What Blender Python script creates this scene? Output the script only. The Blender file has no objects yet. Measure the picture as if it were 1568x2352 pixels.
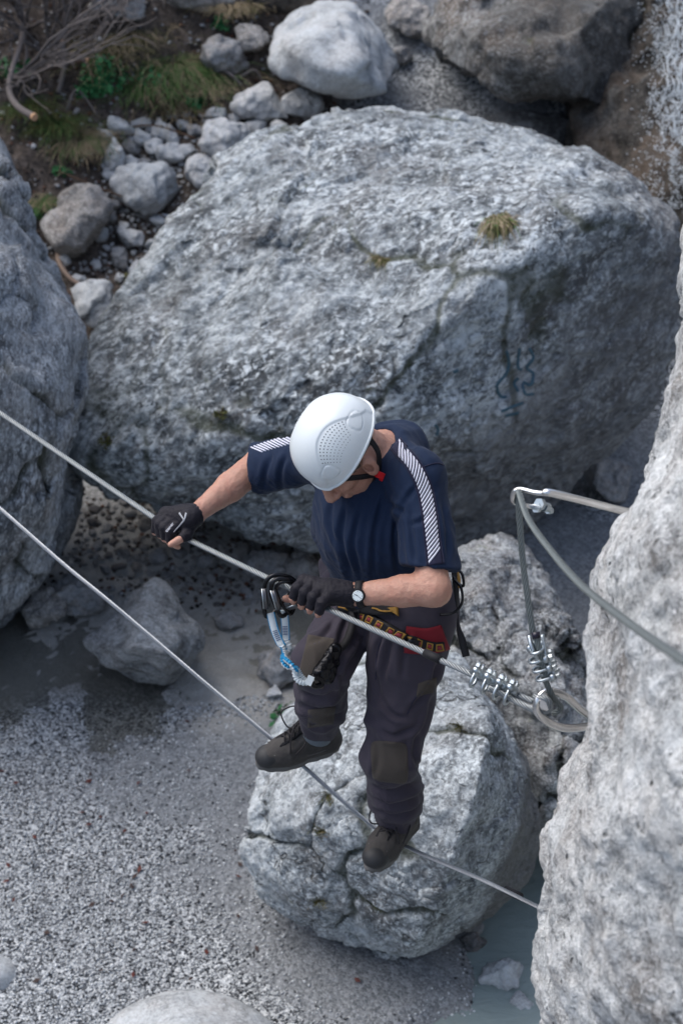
import bpy, bmesh, math, random
import numpy as np
from mathutils import Vector, Matrix
from mathutils.bvhtree import BVHTree
random.seed(7); np.random.seed(7)
S = bpy.context.scene; COL = S.collection
R_ = math.radians

# ---------------------------------------------------------------- camera
PITCH = R_(38); CAMZ = 6.5; FPX = 4548.0; W0, H0 = 1568.0, 2352.0
CR = np.array([1., 0, 0]); CU = np.array([0, math.sin(PITCH), math.cos(PITCH)]); CF = np.array([0, math.cos(PITCH), -math.sin(PITCH)])
CC = np.array([0, 0, CAMZ])
cam = bpy.data.cameras.new('camera'); camo = bpy.data.objects.new('camera', cam); COL.objects.link(camo)
camo.location = CC; camo.rotation_euler = (math.pi/2-PITCH, 0, 0)
cam.sensor_fit = 'VERTICAL'; cam.sensor_height = 36; cam.sensor_width = 24; cam.lens = FPX/H0*36
cam.clip_start = .1; cam.clip_end = 300
cam.dof.use_dof = True; cam.dof.focus_distance = 5.55; cam.dof.aperture_fstop = 4.0
S.camera = camo
# ---------------------------------------------------------------- world, sun, exposure
SUN_EL, SUN_AZ = R_(56), R_(-62)      # azimuth from +Y (clockwise); light comes from the left
w = bpy.data.worlds.new('World'); S.world = w; w.use_nodes = True
nt = w.node_tree; bg = nt.nodes['Background']; sky = nt.nodes.new('ShaderNodeTexSky')
sky.sky_type = 'NISHITA'; sky.sun_disc = False; sky.sun_elevation = SUN_EL; sky.sun_rotation = SUN_AZ
sky.air_density = 1.0; sky.dust_density = 3.0; sky.ozone_density = 1.5
bw = nt.nodes.new('ShaderNodeRGBToBW'); mx = nt.nodes.new('ShaderNodeMix'); mx.data_type = 'RGBA'; mx.inputs[0].default_value = .2
nt.links.new(sky.outputs[0], bw.inputs[0]); nt.links.new(sky.outputs[0], mx.inputs[6]); nt.links.new(bw.outputs[0], mx.inputs[7]); nt.links.new(mx.outputs[2], bg.inputs[0]); bg.inputs[1].default_value = .145   # thin overcast: a paler sky
sl = bpy.data.lights.new('sun', 'SUN'); sl.energy = 1.1; sl.angle = R_(55); sl.color = (1, .98, .95)
so = bpy.data.objects.new('sun', sl); COL.objects.link(so)
sd = Vector((math.sin(SUN_AZ)*math.cos(SUN_EL), math.cos(SUN_AZ)*math.cos(SUN_EL), math.sin(SUN_EL)))
so.rotation_euler = sd.to_track_quat('Z', 'Y').to_euler()
S.view_settings.view_transform = 'Standard'; S.view_settings.look = 'None'; S.view_settings.gamma = 1
S.view_settings.exposure = 0.95
S.render.engine = 'CYCLES'

# ---------------------------------------------------------------- maths helpers
def P(px, py, d): return CC + d*(CF + (px-W0/2)/FPX*CR + (H0/2-py)/FPX*CU)
def cv(r, u, d=0.): return r*CR + u*CU + d*CF
def PZ(px, py, z):
    v = CF + (px-W0/2)/FPX*CR + (H0/2-py)/FPX*CU
    return CC + v*((z-CAMZ)/v[2])
def nrm(v): v = np.asarray(v, float); return v/np.linalg.norm(v)
def _h(ix, iy, iz, seed):
    n = (ix.astype(np.int64)*374761393 + iy.astype(np.int64)*668265263 + iz.astype(np.int64)*1274126177 + seed*974711) & 0xffffffff
    n = ((n ^ (n >> 13))*1103515245) & 0xffffffff
    n = ((n ^ (n >> 16))*2246822519) & 0xffffffff
    return ((n ^ (n >> 15)) & 0xffffff)/float(0xffffff)*2-1
def vnoise(p, seed=0):
    f = np.floor(p); t = p-f; t = t*t*t*(t*(t*6-15)+10); i = f.astype(np.int64)
    x, y, z = i[..., 0], i[..., 1], i[..., 2]; a, b, c = t[..., 0], t[..., 1], t[..., 2]
    def L(q, r, s): return q*(1-s)+r*s
    x00 = L(_h(x, y, z, seed), _h(x+1, y, z, seed), a); x10 = L(_h(x, y+1, z, seed), _h(x+1, y+1, z, seed), a)
    x01 = L(_h(x, y, z+1, seed), _h(x+1, y, z+1, seed), a); x11 = L(_h(x, y+1, z+1, seed), _h(x+1, y+1, z+1, seed), a)
    return L(L(x00, x10, b), L(x01, x11, b), c)
def fbm(p, o=4, seed=0, gain=.5, ridge=False):
    s = 0; a = 1; t = 0
    for k in range(o):
        n = vnoise(p*(2.03**k)+k*17.3, seed+k*5)
        if ridge: n = 1-2*np.abs(n)
        s = s+n*a; t += a; a *= gain
    return s/t
def facet(p, seed=0, bevel=.35, crack=False):
    f = np.floor(p).astype(np.int64); best = np.full(len(p), 9.); sec = np.full(len(p), 9.); val = np.zeros(len(p)); val2 = np.zeros(len(p))
    for i in (-1, 0, 1):
        for j in (-1, 0, 1):
            for k in (-1, 0, 1):
                a, b, c = f[:, 0]+i, f[:, 1]+j, f[:, 2]+k
                q = np.stack([a+.5+.42*_h(a, b, c, seed), b+.5+.42*_h(a, b, c, seed+1), c+.5+.42*_h(a, b, c, seed+2)], 1)
                g = np.stack([_h(a, b, c, seed+3), _h(a, b, c, seed+4), _h(a, b, c, seed+5)], 1)
                d = ((p-q)**2).sum(1); v = ((p-q)*g).sum(1)+.5*_h(a, b, c, seed+6)
                w1 = d < best; w2 = (~w1) & (d < sec)
                val2 = np.where(w1, val, np.where(w2, v, val2)); sec = np.where(w1, best, np.where(w2, d, sec))
                val = np.where(w1, v, val); best = np.where(w1, d, best)
    if crack: return np.clip(1-(np.sqrt(sec)-np.sqrt(best))/bevel, 0, 1)
    t = np.clip((np.sqrt(sec)-np.sqrt(best))/bevel, 0, 1); return val*(.5+.5*t)+val2*(.5-.5*t)
def sstep(a, b, x):
    t = np.clip((x-a)/(b-a), 0, 1); return t*t*(3-2*t)

# ---------------------------------------------------------------- object helpers
def mesh_np(name, V, F):
    V = np.asarray(V, np.float64); me = bpy.data.meshes.new(name)
    if isinstance(F, np.ndarray):
        n, k = F.shape
        me.vertices.add(len(V)); me.vertices.foreach_set('co', V.astype(np.float32).ravel())
        me.loops.add(n*k); me.loops.foreach_set('vertex_index', F.astype(np.int32).ravel())
        me.polygons.add(n); me.polygons.foreach_set('loop_start', np.arange(0, n*k, k, dtype=np.int32))
        me.polygons.foreach_set('loop_total', np.full(n, k, dtype=np.int32)); me.update(calc_edges=True); me.validate()
    else:
        me.from_pydata([tuple(v) for v in V], [], F); me.update()
    return me
def tag(o, label=None, cat=None, group=None, kind=None):
    if label: o['label'] = label
    if cat: o['category'] = cat
    if group: o['group'] = group
    if kind: o['kind'] = kind
    return o
def wloc(o):
    l = Vector(o.location)
    while o.parent: o = o.parent; l += Vector(o.location)
    return np.array(l)
def obj(name, V, F, mat, parent=None, smooth=True, loc=None):
    """V in world space; the object's origin goes to loc (or its base)"""
    V = np.asarray(V, float)
    if loc is None: loc = np.array([V[:, 0].mean(), V[:, 1].mean(), V[:, 2].min()])
    me = mesh_np(name, V-loc, F)
    if isinstance(mat, (list, tuple)):
        for m in mat: me.materials.append(m)
    elif mat: me.materials.append(mat)
    if smooth: me.polygons.foreach_set('use_smooth', [True]*len(me.polygons))
    o = bpy.data.objects.new(name, me); COL.objects.link(o)
    o.location = loc
    if parent: o.parent = parent; o.location = loc-wloc(parent)
    return o
def empty(name, loc, label, cat, group=None):
    o = bpy.data.objects.new(name, None); o.empty_display_size = .1; COL.objects.link(o); o.location = loc
    return tag(o, label, cat, group)
class MB:
    def __init__(s): s.V = []; s.F = []; s.n = 0
    def add(s, V, F):
        V = np.asarray(V, float); s.V.append(V); s.F += [tuple(int(i)+s.n for i in f) for f in F]; s.n += len(V); return s
    def build(s, name, mat, parent=None, smooth=True, loc=None): return obj(name, np.vstack(s.V), s.F, mat, parent, smooth, loc)
def spline(pts, n=12):
    p = np.asarray(pts, float); out = []
    q = np.vstack([2*p[0]-p[1], p, 2*p[-1]-p[-2]])
    for i in range(1, len(q)-2):
        for t in np.linspace(0, 1, n, endpoint=False):
            a, b, c, d = q[i-1], q[i], q[i+1], q[i+2]
            out.append(.5*((2*b)+(-a+c)*t+(2*a-5*b+4*c-d)*t*t+(-a+3*b-3*c+d)*t**3))
    out.append(p[-1]); return np.array(out)
def resample(p, step):
    s = np.concatenate([[0], np.cumsum(np.linalg.norm(np.diff(p, axis=0), axis=1))])
    n = max(2, int(s[-1]/step)); t = np.linspace(0, s[-1], n)
    return np.stack([np.interp(t, s, p[:, k]) for k in range(3)], 1)
def frames(p):
    T = np.gradient(p, axis=0); T /= np.linalg.norm(T, axis=1)[:, None]+1e-12
    n = np.cross(T[0], [0.123, .3, 1.]); n /= np.linalg.norm(n); N = [n]
    for i in range(1, len(p)):
        n = N[-1]-T[i]*np.dot(N[-1], T[i]); N.append(n/np.linalg.norm(n))
    N = np.array(N); return T, N, np.cross(T, N)
def tube(path, r, n=8, closed=False, sy=1.):
    p = np.asarray(path, float); T, N, B = frames(p); m = len(p)
    r = np.broadcast_to(np.asarray(r, float), (m,))
    a = np.linspace(0, 2*math.pi, n, endpoint=False)
    V = (p[:, None]+r[:, None, None]*(np.cos(a)[None, :, None]*N[:, None]+sy*np.sin(a)[None, :, None]*B[:, None])).reshape(-1, 3)
    F = []
    for i in range(m-1 if not closed else m):
        j = (i+1) % m
        for k in range(n):
            l = (k+1) % n; F.append((i*n+k, i*n+l, j*n+l, j*n+k))
    if not closed:
        F.append(tuple(range(n-1, -1, -1))); F.append(tuple((m-1)*n+k for k in range(n)))
    return V, F
def ribbon(path, up, wd, th):
    """flat strap along path, 'up' = normal(s) of the wide face"""
    p = np.asarray(path, float); T = np.gradient(p, axis=0); T /= np.linalg.norm(T, axis=1)[:, None]
    up = np.broadcast_to(np.asarray(up, float), p.shape); B = np.cross(T, up); B /= np.linalg.norm(B, axis=1)[:, None]; N = np.cross(B, T)
    wd = np.broadcast_to(np.asarray(wd, float), (len(p),))[:, None]/2
    c = [p+B*wd+N*th/2, p-B*wd+N*th/2, p-B*wd-N*th/2, p+B*wd-N*th/2]
    V = np.stack(c, 1).reshape(-1, 3); F = []
    for i in range(len(p)-1):
        for k in range(4): l = (k+1) % 4; F.append((i*4+k, i*4+l, i*4+4+l, i*4+4+k))
    F += [(3, 2, 1, 0), tuple((len(p)-1)*4+k for k in range(4))]
    return V, F
def wire_rope(path, r, pitch=.1, ns=6, step=.005, start=0.):
    p = resample(np.asarray(path), step); T, N, B = frames(p)
    s = np.arange(len(p))*step; mb = MB()
    for k in range(ns):
        ph = start+2*math.pi*(k/ns+s/pitch)
        q = p+.67*r*(np.cos(ph)[:, None]*N+np.sin(ph)[:, None]*B)
        mb.add(*tube(q, r*.335, 7))
    mb.add(*tube(p, r*.34, 6)); return mb
def boxv(c, ax, ay, az, sx, sy, sz):
    c = np.asarray(c, float); ax, ay, az = nrm(ax), nrm(ay), nrm(az)
    V = [c+ax*sx/2*i+ay*sy/2*j+az*sz/2*k for i in (-1, 1) for j in (-1, 1) for k in (-1, 1)]
    return V, [(0, 1, 3, 2), (4, 6, 7, 5), (0, 4, 5, 1), (2, 3, 7, 6), (0, 2, 6, 4), (1, 5, 7, 3)]
_ico = {}
def ico(sub):
    if sub not in _ico:
        bm = bmesh.new(); bmesh.ops.create_icosphere(bm, subdivisions=sub, radius=1)
        _ico[sub] = (np.array([v.co[:] for v in bm.verts]), np.array([[v.index for v in f.verts] for f in bm.faces])); bm.free()
    return _ico[sub]
def vnormals(V, F):
    F = np.asarray(F); n = np.cross(V[F[:, 1]]-V[F[:, 0]], V[F[:, 2]]-V[F[:, 0]]); N = np.zeros_like(V)
    for k in range(F.shape[1]): np.add.at(N, F[:, k], n)
    return N/(np.linalg.norm(N, axis=1)[:, None]+1e-12)

# ---------------------------------------------------------------- node helpers
class NT:
    def __init__(s, name):
        s.m = bpy.data.materials.new(name); s.m.use_nodes = True; s.t = s.m.node_tree
        s.b = s.t.nodes['Principled BSDF']; s.co = s.t.nodes.new('ShaderNodeTexCoord').outputs['Object']
    def n(s, typ, **kw):
        x = s.t.nodes.new(typ)
        for k, v in kw.items(): setattr(x, k, v)
        return x
    def link(s, a, b): s.t.links.new(a, b)
    def setv(s, sock, v):
        if hasattr(v, 'is_linked') or isinstance(v, bpy.types.NodeSocket): s.link(v, sock)
        elif v is not None: sock.default_value = v
    def mapping(s, scale=(1, 1, 1), rot=(0, 0, 0), loc=(0, 0, 0), src=None):
        x = s.n('ShaderNodeMapping'); x.inputs['Scale'].default_value = scale; x.inputs['Rotation'].default_value = rot; x.inputs['Location'].default_value = loc
        s.link(src or s.co, x.inputs[0]); return x.outputs[0]
    def noise(s, scale, detail=6, rough=.55, dist=0, src=None, col=False):
        x = s.n('ShaderNodeTexNoise'); x.inputs['Scale'].default_value = scale; x.inputs['Detail'].default_value = detail
        x.inputs['Roughness'].default_value = rough; x.inputs['Distortion'].default_value = dist; s.link(src or s.co, x.inputs['Vector'])
        return x.outputs['Color' if col else 'Fac']
    def vor(s, scale, feature='F1', src=None, out='Distance', rand=1.):
        x = s.n('ShaderNodeTexVoronoi'); x.feature = feature; x.inputs['Scale'].default_value = scale; x.inputs['Randomness'].default_value = rand
        s.link(src or s.co, x.inputs['Vector']); return x.outputs[out]
    def ramp(s, fac, stops, interp='LINEAR'):
        x = s.n('ShaderNodeValToRGB'); r = x.color_ramp; r.interpolation = interp
        while len(r.elements) < len(stops): r.elements.new(.5)
        for e, (p, c) in zip(r.elements, stops):
            e.position = p; e.color = (c, c, c, 1) if not hasattr(c, '__len__') else (*c[:3], 1)
        s.link(fac, x.inputs[0]); return x.outputs[0]
    def mix(s, fac, a, b, mode='MIX'):
        x = s.n('ShaderNodeMix'); x.data_type = 'RGBA'; x.blend_type = mode
        s.setv(x.inputs[0], fac)
        for k, v in ((6, a), (7, b)):
            if isinstance(v, (tuple, list)): v = (*v[:3], 1)
            elif isinstance(v, (int, float)): v = (v, v, v, 1)
            s.setv(x.inputs[k], v)
        return x.outputs[2]
    def math(s, op, a, b=None, clamp=False):
        x = s.n('ShaderNodeMath'); x.operation = op; x.use_clamp = clamp; s.setv(x.inputs[0], a)
        if b is not None: s.setv(x.inputs[1], b)
        return x.outputs[0]
    def attr(s, name):
        x = s.n('ShaderNodeAttribute'); x.attribute_name = name; return x.outputs['Fac']
    def warp(s, amt, scale, src=None):
        src = src or s.co; c = s.noise(scale, 3, src=src, col=True)
        x = s.n('ShaderNodeVectorMath'); x.operation = 'MULTIPLY_ADD'; s.link(c, x.inputs[0]); x.inputs[1].default_value = (amt,)*3; s.link(src, x.inputs[2])
        return x.outputs[0]
    def bump(s, h, strength=.5, dist=.02, nrm_=None):
        x = s.n('ShaderNodeBump'); x.inputs['Strength'].default_value = strength; x.inputs['Distance'].default_value = dist; s.link(h, x.inputs['Height'])
        if nrm_: s.link(nrm_, x.inputs['Normal'])
        s.link(x.outputs[0], s.b.inputs['Normal']); return x.outputs[0]
    def done(s, color=None, rough=.8, metal=0, spec=.4):
        if color is not None:
            if isinstance(color, (tuple, list)): color = (*color[:3], 1)
            s.setv(s.b.inputs['Base Color'], color)
        s.setv(s.b.inputs['Roughness'], rough); s.b.inputs['Metallic'].default_value = metal; s.b.inputs['Specular IOR Level'].default_value = spec
        return s.m
def rock_mat(name, light=(.47, .5, .53), mid=(.26, .28, .295), dark=(.085, .092, .1), scale=1., lo=.38, hi=.66, streak=None, srot=(0, 0, 0),
             stain_shade=None, stain_shade_col=(.1, .1, .105), pits=.5, crack=.5, moss=0., warm=.12, bs=.7, bd=.03, fine=1., chip=.8):
    m = NT(name)
    src = m.mapping(scale=streak or (1, 1, 1), src=m.mapping(rot=srot))
    wv = m.warp(.12/scale, 3*scale, src)
    big = m.noise(1.7*scale, 5, .6, .4, wv)
    med = m.noise(8*scale, 7, .7, .3, wv)
    fin = m.noise(50*scale*fine, 3, .7, 0, src)
    h = m.math('ADD', m.math('MULTIPLY', big, .36), m.math('ADD', m.math('MULTIPLY', med, .4), m.math('MULTIPLY', fin, .24)))
    c = m.ramp(h, [(lo, dark), (lo+(hi-lo)*.42, mid), (hi, light)])
    # warm grey / ochre tint in broad patches
    wm = m.ramp(m.noise(2.6*scale, 4, .6), [(.45, 0.), (.72, 1.)])
    c = m.mix(m.math('MULTIPLY', wm, warm), c, (.36, .27, .2), 'MIX')
    ch = m.noise(30*scale*fine, 3, .75, .6, src=src); zone = m.ramp(m.noise(2.3*scale, 5, .65), [(.36, .25), (.6, 1.)])
    c = m.mix(m.math('MULTIPLY', m.math('MULTIPLY', m.ramp(ch, [(.385, 1.), (.465, 0.)]), zone), chip), c, tuple(x*.9 for x in dark))
    c = m.mix(m.math('MULTIPLY', m.math('MULTIPLY', m.ramp(ch, [(.54, 0.), (.605, 1.)]), zone), chip), c, tuple(min(.7, x*1.22) for x in light))
    h = m.math('ADD', h, m.math('MULTIPLY', ch, .3*chip))
    # white lichen crust specks
    vs = m.vor(26*scale*fine, src=m.warp(.05, 12))
    sp = m.math('MULTIPLY', m.ramp(vs, [(.12, 1.), (.32, 0.)]), m.ramp(m.noise(5*scale, 6, .7), [(.5, 0.), (.62, 1.)]))
    c = m.mix(m.math('MULTIPLY', sp, .75), c, tuple(min(.75, x*1.3) for x in light))
    # dark pits
    vp = m.vor(13*scale*fine, src=m.warp(.1, 9))
    pm = m.math('MULTIPLY', m.ramp(vp, [(.1, 1.), (.24, 0.)]), m.ramp(m.noise(3.2*scale, 7, .7), [(.48, 0.), (.6, 1.)]))
    pm = m.math('MULTIPLY', pm, pits); c = m.mix(pm, c, tuple(x*.35 for x in dark))
    # cracks
    ve = m.vor(1.9*scale, 'DISTANCE_TO_EDGE', src=m.warp(.55, 2.2*scale, src))
    cm = m.math('MULTIPLY', m.ramp(ve, [(0., 1.), (.022, 0.)]), m.ramp(m.noise(2.1*scale, 5, .7), [(.5, 0.), (.6, 1.)]))
    cm = m.math('MULTIPLY', cm, crack); c = m.mix(cm, c, (.03, .03, .028))
    gcm = m.ramp(m.attr('crack'), [(.15, 0.), (.7, 1.)]); c = m.mix(m.math('MULTIPLY', gcm, .7), c, m.mix(m.noise(6, 3), (.022, .022, .018), (.045, .055, .02)))
    if stain_shade is not None:      # painted facet shade and real staining: plane through a point, noisy edge
        g = m.mapping(loc=stain_shade['loc'], rot=stain_shade['rot'], scale=(stain_shade['k'],)*3)
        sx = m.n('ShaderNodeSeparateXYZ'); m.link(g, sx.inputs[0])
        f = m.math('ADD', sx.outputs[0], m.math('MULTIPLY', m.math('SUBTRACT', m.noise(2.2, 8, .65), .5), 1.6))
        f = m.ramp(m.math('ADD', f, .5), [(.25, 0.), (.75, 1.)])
        c = m.mix(m.math('MULTIPLY', f, stain_shade['amt']), c, m.mix(m.noise(9, 8, .7), tuple(x*.55 for x in stain_shade_col), tuple(x*1.9 for x in stain_shade_col)))
    if moss:
        mm = m.ramp(m.noise(4.5, 8, .72), [(.64, 0.), (.69, 1.)])
        c = m.mix(m.math('MULTIPLY', mm, moss), c, m.mix(m.noise(60, 2), (.03, .045, .012), (.1, .1, .03)))
    hb = m.math('SUBTRACT', m.math('SUBTRACT', h, m.math('MULTIPLY', cm, .35)), m.math('MULTIPLY', pm, .3))
    m.bump(hb, bs, bd)
    return m.done(c, .88, 0, .25)
def plain(name, col, rough=.6, metal=0, spec=.4, var=.15, ns=30, bump=0, bdist=.002, scale=(1, 1, 1)):
    m = NT(name); n = m.noise(ns, 6, .6, src=m.mapping(scale=scale))
    c = m.mix(n, tuple(x*(1-var) for x in col), tuple(min(1, x*(1+var)) for x in col))
    if bump: m.bump(n, bump, bdist)
    return m.done(c, rough, metal, spec)

# ================================================================ THE SETTING
def terr(x, y):
    x = np.asarray(x, float); y = np.asarray(y, float); p = np.stack([x, y, np.zeros_like(x)], -1)
    n1 = fbm(p*.9, 3, 3); n2 = fbm(p*3.1, 4, 9)
    z = .03+n1*.03+n2*.015
    z = z-.065*np.exp(-((y-7.32-.55*n1-.35*n2)/.5)**4)*sstep(.5, .0, x)
    z = z-.20*sstep(.1, 1.1, x+.45*n1+.35*n2+.25*(5.2-y)*(y < 5.2))*sstep(6.5, 6.0, y)
    s = np.minimum(np.maximum(y-8.5, 0), 6); z = z+.42*s*s/(s+.35)
    z = z+.6*np.clip(y-11.3, 0, 4)*sstep(.8, -.8, x)+.45*sstep(-1.0, -2.2, x)*sstep(9.2, 11, y)
    z = z+(n2*.10+n1*.12)*sstep(8.8, 10.5, y)*sstep(.4, -.5, x)
    z = z+5*sstep(3.4, 9, np.abs(x))
    return z
def G(px, py):
    v = CF + (px-W0/2)/FPX*CR + (H0/2-py)/FPX*CU
    lo_ = 6.5; 
    ds = np.linspace(6.5, 22, 500); q = CC+ds[:, None]*v
    k = np.argmax(q[:, 2]-terr(q[:, 0], q[:, 1]) < 0)
    a, b = ds[max(k-1, 0)], ds[k]
    for _ in range(12):
        m_ = (a+b)/2; qq = CC+m_*v
        if qq[2] < terr(qq[0], qq[1]): b = m_
        else: a = m_
    return CC+b*v, b
xs = np.concatenate([np.linspace(-30, -3.2, 14), np.arange(-3.1, 3.1, .017), np.linspace(3.2, 30, 14)])
ys = np.concatenate([np.linspace(-14, 4.0, 12), np.arange(4.1, 13.5, .02), np.linspace(13.7, 60, 20)])
X, Y = np.meshgrid(xs, ys, indexing='ij'); Z = terr(X, Y)
pp = np.stack([X, Y, X*0], -1)
gravel = np.maximum(sstep(9.0, 8.6, Y+.2*fbm(pp*2, 3, 4)), sstep(-.25, .1, X+.2*fbm(pp*2, 3, 5)))
Z = Z+gravel*.006*vnoise(pp*45, 8)+(1-gravel)*.035*fbm(pp*7, 4, 5)*sstep(8.6, 9.3, Y)
V = np.stack([X, Y, Z], -1).reshape(-1, 3); nx, ny = X.shape
I = np.arange(nx*ny).reshape(nx, ny)
F = np.stack([I[:-1, :-1], I[1:, :-1], I[1:, 1:], I[:-1, 1:]], -1).reshape(-1, 4)
g = NT('ground_mat')
at_soil = g.attr('soil'); at_coarse = g.attr('coarse'); at_mud = g.attr('mud')
wsrc = g.warp(.012, 60)
v1 = g.vor(78, out='Color', src=wsrc); v1d = g.vor(78, src=wsrc); v2 = g.vor(150, out='Color')
sv = g.n('ShaderNodeSeparateColor'); g.link(v1, sv.inputs[0]); sv2 = g.n('ShaderNodeSeparateColor'); g.link(v2, sv2.inputs[0])
gc = g.math('ADD', g.math('MULTIPLY', sv.outputs[0], .6), g.math('MULTIPLY', sv2.outputs[0], .4))
patch = g.noise(2.2, 5, .6)
gcc = g.ramp(gc, [(.25, (.012, .014, .018)), (.42, (.12, .13, .14)), (.58, (.32, .34, .355)), (.8, (.62, .64, .65))])
gcf = g.ramp(g.math('ADD', g.math('MULTIPLY', gc, .6), g.math('MULTIPLY', g.noise(70, 4, .8), .4)), [(.3, (.10, .108, .115)), (.7, (.30, .315, .33))])
gcol = g.mix(at_coarse, gcf, gcc)
gcol = g.mix(g.ramp(g.noise(1.3, 6, .65), [(.35, .45), (.7, 0.)]), gcol, (.14, .15, .16))
mudc = g.mix(g.noise(5, 10, .7), (.2, .195, .18), (.46, .45, .42))
gcol = g.mix(at_mud, gcol, mudc)
soil = g.ramp(g.noise(22, 12, .75, .6), [(.32, (.012, .01, .009)), (.5, (.06, .047, .038)), (.62, (.13, .105, .088)), (.75, (.27, .25, .235))])
gcol = g.mix(at_soil, gcol, soil)
g.bump(g.math('ADD', g.math('SUBTRACT', 1., v1d), g.noise(40, 8, .7)), .6, .008)
GM = g.done(gcol, .82, 0, .3)
go = obj('ground', V, F, GM, loc=np.zeros(3)); tag(go, kind='structure')
def setattr_f(o, name, a):
    at = o.data.attributes.new(name, 'FLOAT', 'POINT'); at.data.foreach_set('value', np.asarray(a, np.float32).ravel())
cn = fbm(pp*1.1+3, 4, 21)
setattr_f(go, 'soil', 1-gravel); setattr_f(go, 'coarse', sstep(-.06, .06, cn+.15*sstep(-.2, -.9, X)-.45*sstep(-.5, .4, X)*(Y < 8)))
setattr_f(go, 'mud', np.clip(sstep(6.6, 7.05, Y+.45*fbm(pp*1.8, 4, 6))*sstep(9.0, 7.9, Y)*.93*sstep(.5, .2, X)+.9*sstep(.3, .8, X)*sstep(6.6, 6.1, Y), 0, 1))

# water: shallow and milky, over the sunk parts of the bed
wm = NT('water_mat'); t = wm.t; out = t.nodes['Material Output']; t.nodes.remove(wm.b)
tr = wm.n('ShaderNodeBsdfTransparent'); tr.inputs[0].default_value = (.72, .8, .8, 1)
df = wm.n('ShaderNodeBsdfDiffuse'); df.inputs[0].default_value = (.2, .27, .27, 1)
gl = wm.n('ShaderNodeBsdfGlossy'); gl.inputs[0].default_value = (1, 1, 1, 1); gl.inputs['Roughness'].default_value = .12
m1 = wm.n('ShaderNodeMixShader'); m1.inputs[0].default_value = .42; wm.link(tr.outputs[0], m1.inputs[1]); wm.link(df.outputs[0], m1.inputs[2])
m2 = wm.n('ShaderNodeMixShader'); fr = wm.n('ShaderNodeFresnel'); fr.inputs[0].default_value = 1.33
wm.link(fr.outputs[0], m2.inputs[0]); wm.link(m1.outputs[0], m2.inputs[1]); wm.link(gl.outputs[0], m2.inputs[2])
b = wm.n('ShaderNodeBump'); b.inputs['Strength'].default_value = .6; b.inputs['Distance'].default_value = .02
wm.link(wm.noise(9, 5, .6, 1.2, src=wm.mapping(scale=(1, 2.2, 1))), b.inputs['Height'])
for x in (gl, df): wm.link(b.outputs[0], x.inputs['Normal'])
wm.link(b.outputs[0], fr.inputs['Normal']); wm.link(m2.outputs[0], out.inputs[0])
sx_ = wm.n('ShaderNodeSeparateXYZ'); wm.link(wm.co, sx_.inputs[0])
fx = wm.ramp(wm.math('ADD', sx_.outputs[0], wm.noise(1.5, 4)), [(.35, 0.), (.95, 1.)])
wm.link(wm.mix(fx, (.3, .3, .28), (.36, .44, .43)), df.inputs[0]); wm.link(wm.mix(fx, (.86, .86, .83), (.7, .8, .79)), tr.inputs[0])
wm.link(wm.math('ADD', wm.math('MULTIPLY', fx, .5), .12), m1.inputs[0])
tag(obj('water', [(-3.4, 4, -.03), (3.4, 4, -.03), (3.4, 8.6, -.03), (-3.4, 8.6, -.03)], [(0, 1, 2, 3)], wm.m, smooth=False, loc=np.array([0, 6, -.03])), kind='structure')

# ---------------------------------------------------------------- rocks
def hull_planes(pts):
    bm = bmesh.new()
    for p in pts: bm.verts.new(tuple(p))
    r = bmesh.ops.convex_hull(bm, input=bm.verts); bm.normal_update()
    vs = {v for f in bm.faces for v in f.verts}; c = np.mean([v.co[:] for v in vs], axis=0)
    pl = []; ar = []
    for f in bm.faces:
        n = np.array(f.normal[:]); d = float(n @ (np.array(f.verts[0].co[:])-c))
        if np.linalg.norm(n) < .5 or f.calc_area() < 1e-6: continue
        if d < 0: n = -n; d = -d
        for q in pl:
            if q[0] @ n > .995: break
        else: pl.append((n, max(d, 1e-3)))
    bm.free(); return c, np.array([q[0] for q in pl]), np.array([q[1] for q in pl])
CRK = []
def crk(V, f, seed):
    q = V+.25/f*np.stack([fbm(V*f*1.6, 3, seed), fbm(V*f*1.6, 3, seed+1), fbm(V*f*1.6, 3, seed+2)], 1)
    k_ = facet(q*f, seed, .05, True)*sstep(-.1, .25, fbm(V*f*.7, 3, seed+9)); CRK.append(k_); return -k_
def lay(V, f, ang, seed):
    a = math.radians(ang); d = np.array([math.cos(a), 0, math.sin(a)]); n = np.array([-math.sin(a), .35, math.cos(a)])
    u = (V @ n)*f+.5*fbm(V*1.5, 3, seed); q = np.stack([(V @ d)*f*.18, V[:, 1]*f*.3, u], 1)
    return fbm(q, 5, seed, .6, True)*sstep(-.35, .2, fbm(V*1.1, 2, seed+3))
def star(pts, p=16, sub=6, disp=((.05, 1.2, 4, 0), (.012, 7, 4, 0)), seed=1):
    c, N, D = hull_planes(np.asarray(pts, float)); U, F = ico(sub)
    q = np.maximum(U @ N.T, 0)/D[None]
    r = (q**p).sum(1)**(-1./p); V = c+U*r[:, None]
    for k, (a, f, o, rd) in enumerate(disp):
        Nn = vnormals(V, F); V = V+Nn*(a*(crk(V, f, seed+k*7) if rd == 3 else lay(V, f, o, seed) if rd == 4 else facet((V+.12/f*fbm(V*f*2, 2, seed)[:, None])*f*1.3, seed+k*7) if rd == 2 else fbm(V*f, o, seed+k*7, .55, bool(rd))))[:, None]
    return V, F
def rock(name, pts, mat, label, group=None, kind=None, **kw):
    CRK.clear(); V, F = star(pts, **kw); o = obj(name, V, F, mat)
    if CRK: setattr_f(o, 'crack', np.max(CRK, axis=0))
    tag(o, label, 'rock', group, kind); return o, V, F
def O(lst, dd=0.): return [P(a, b, c+dd) for a, b, c in lst]
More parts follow.
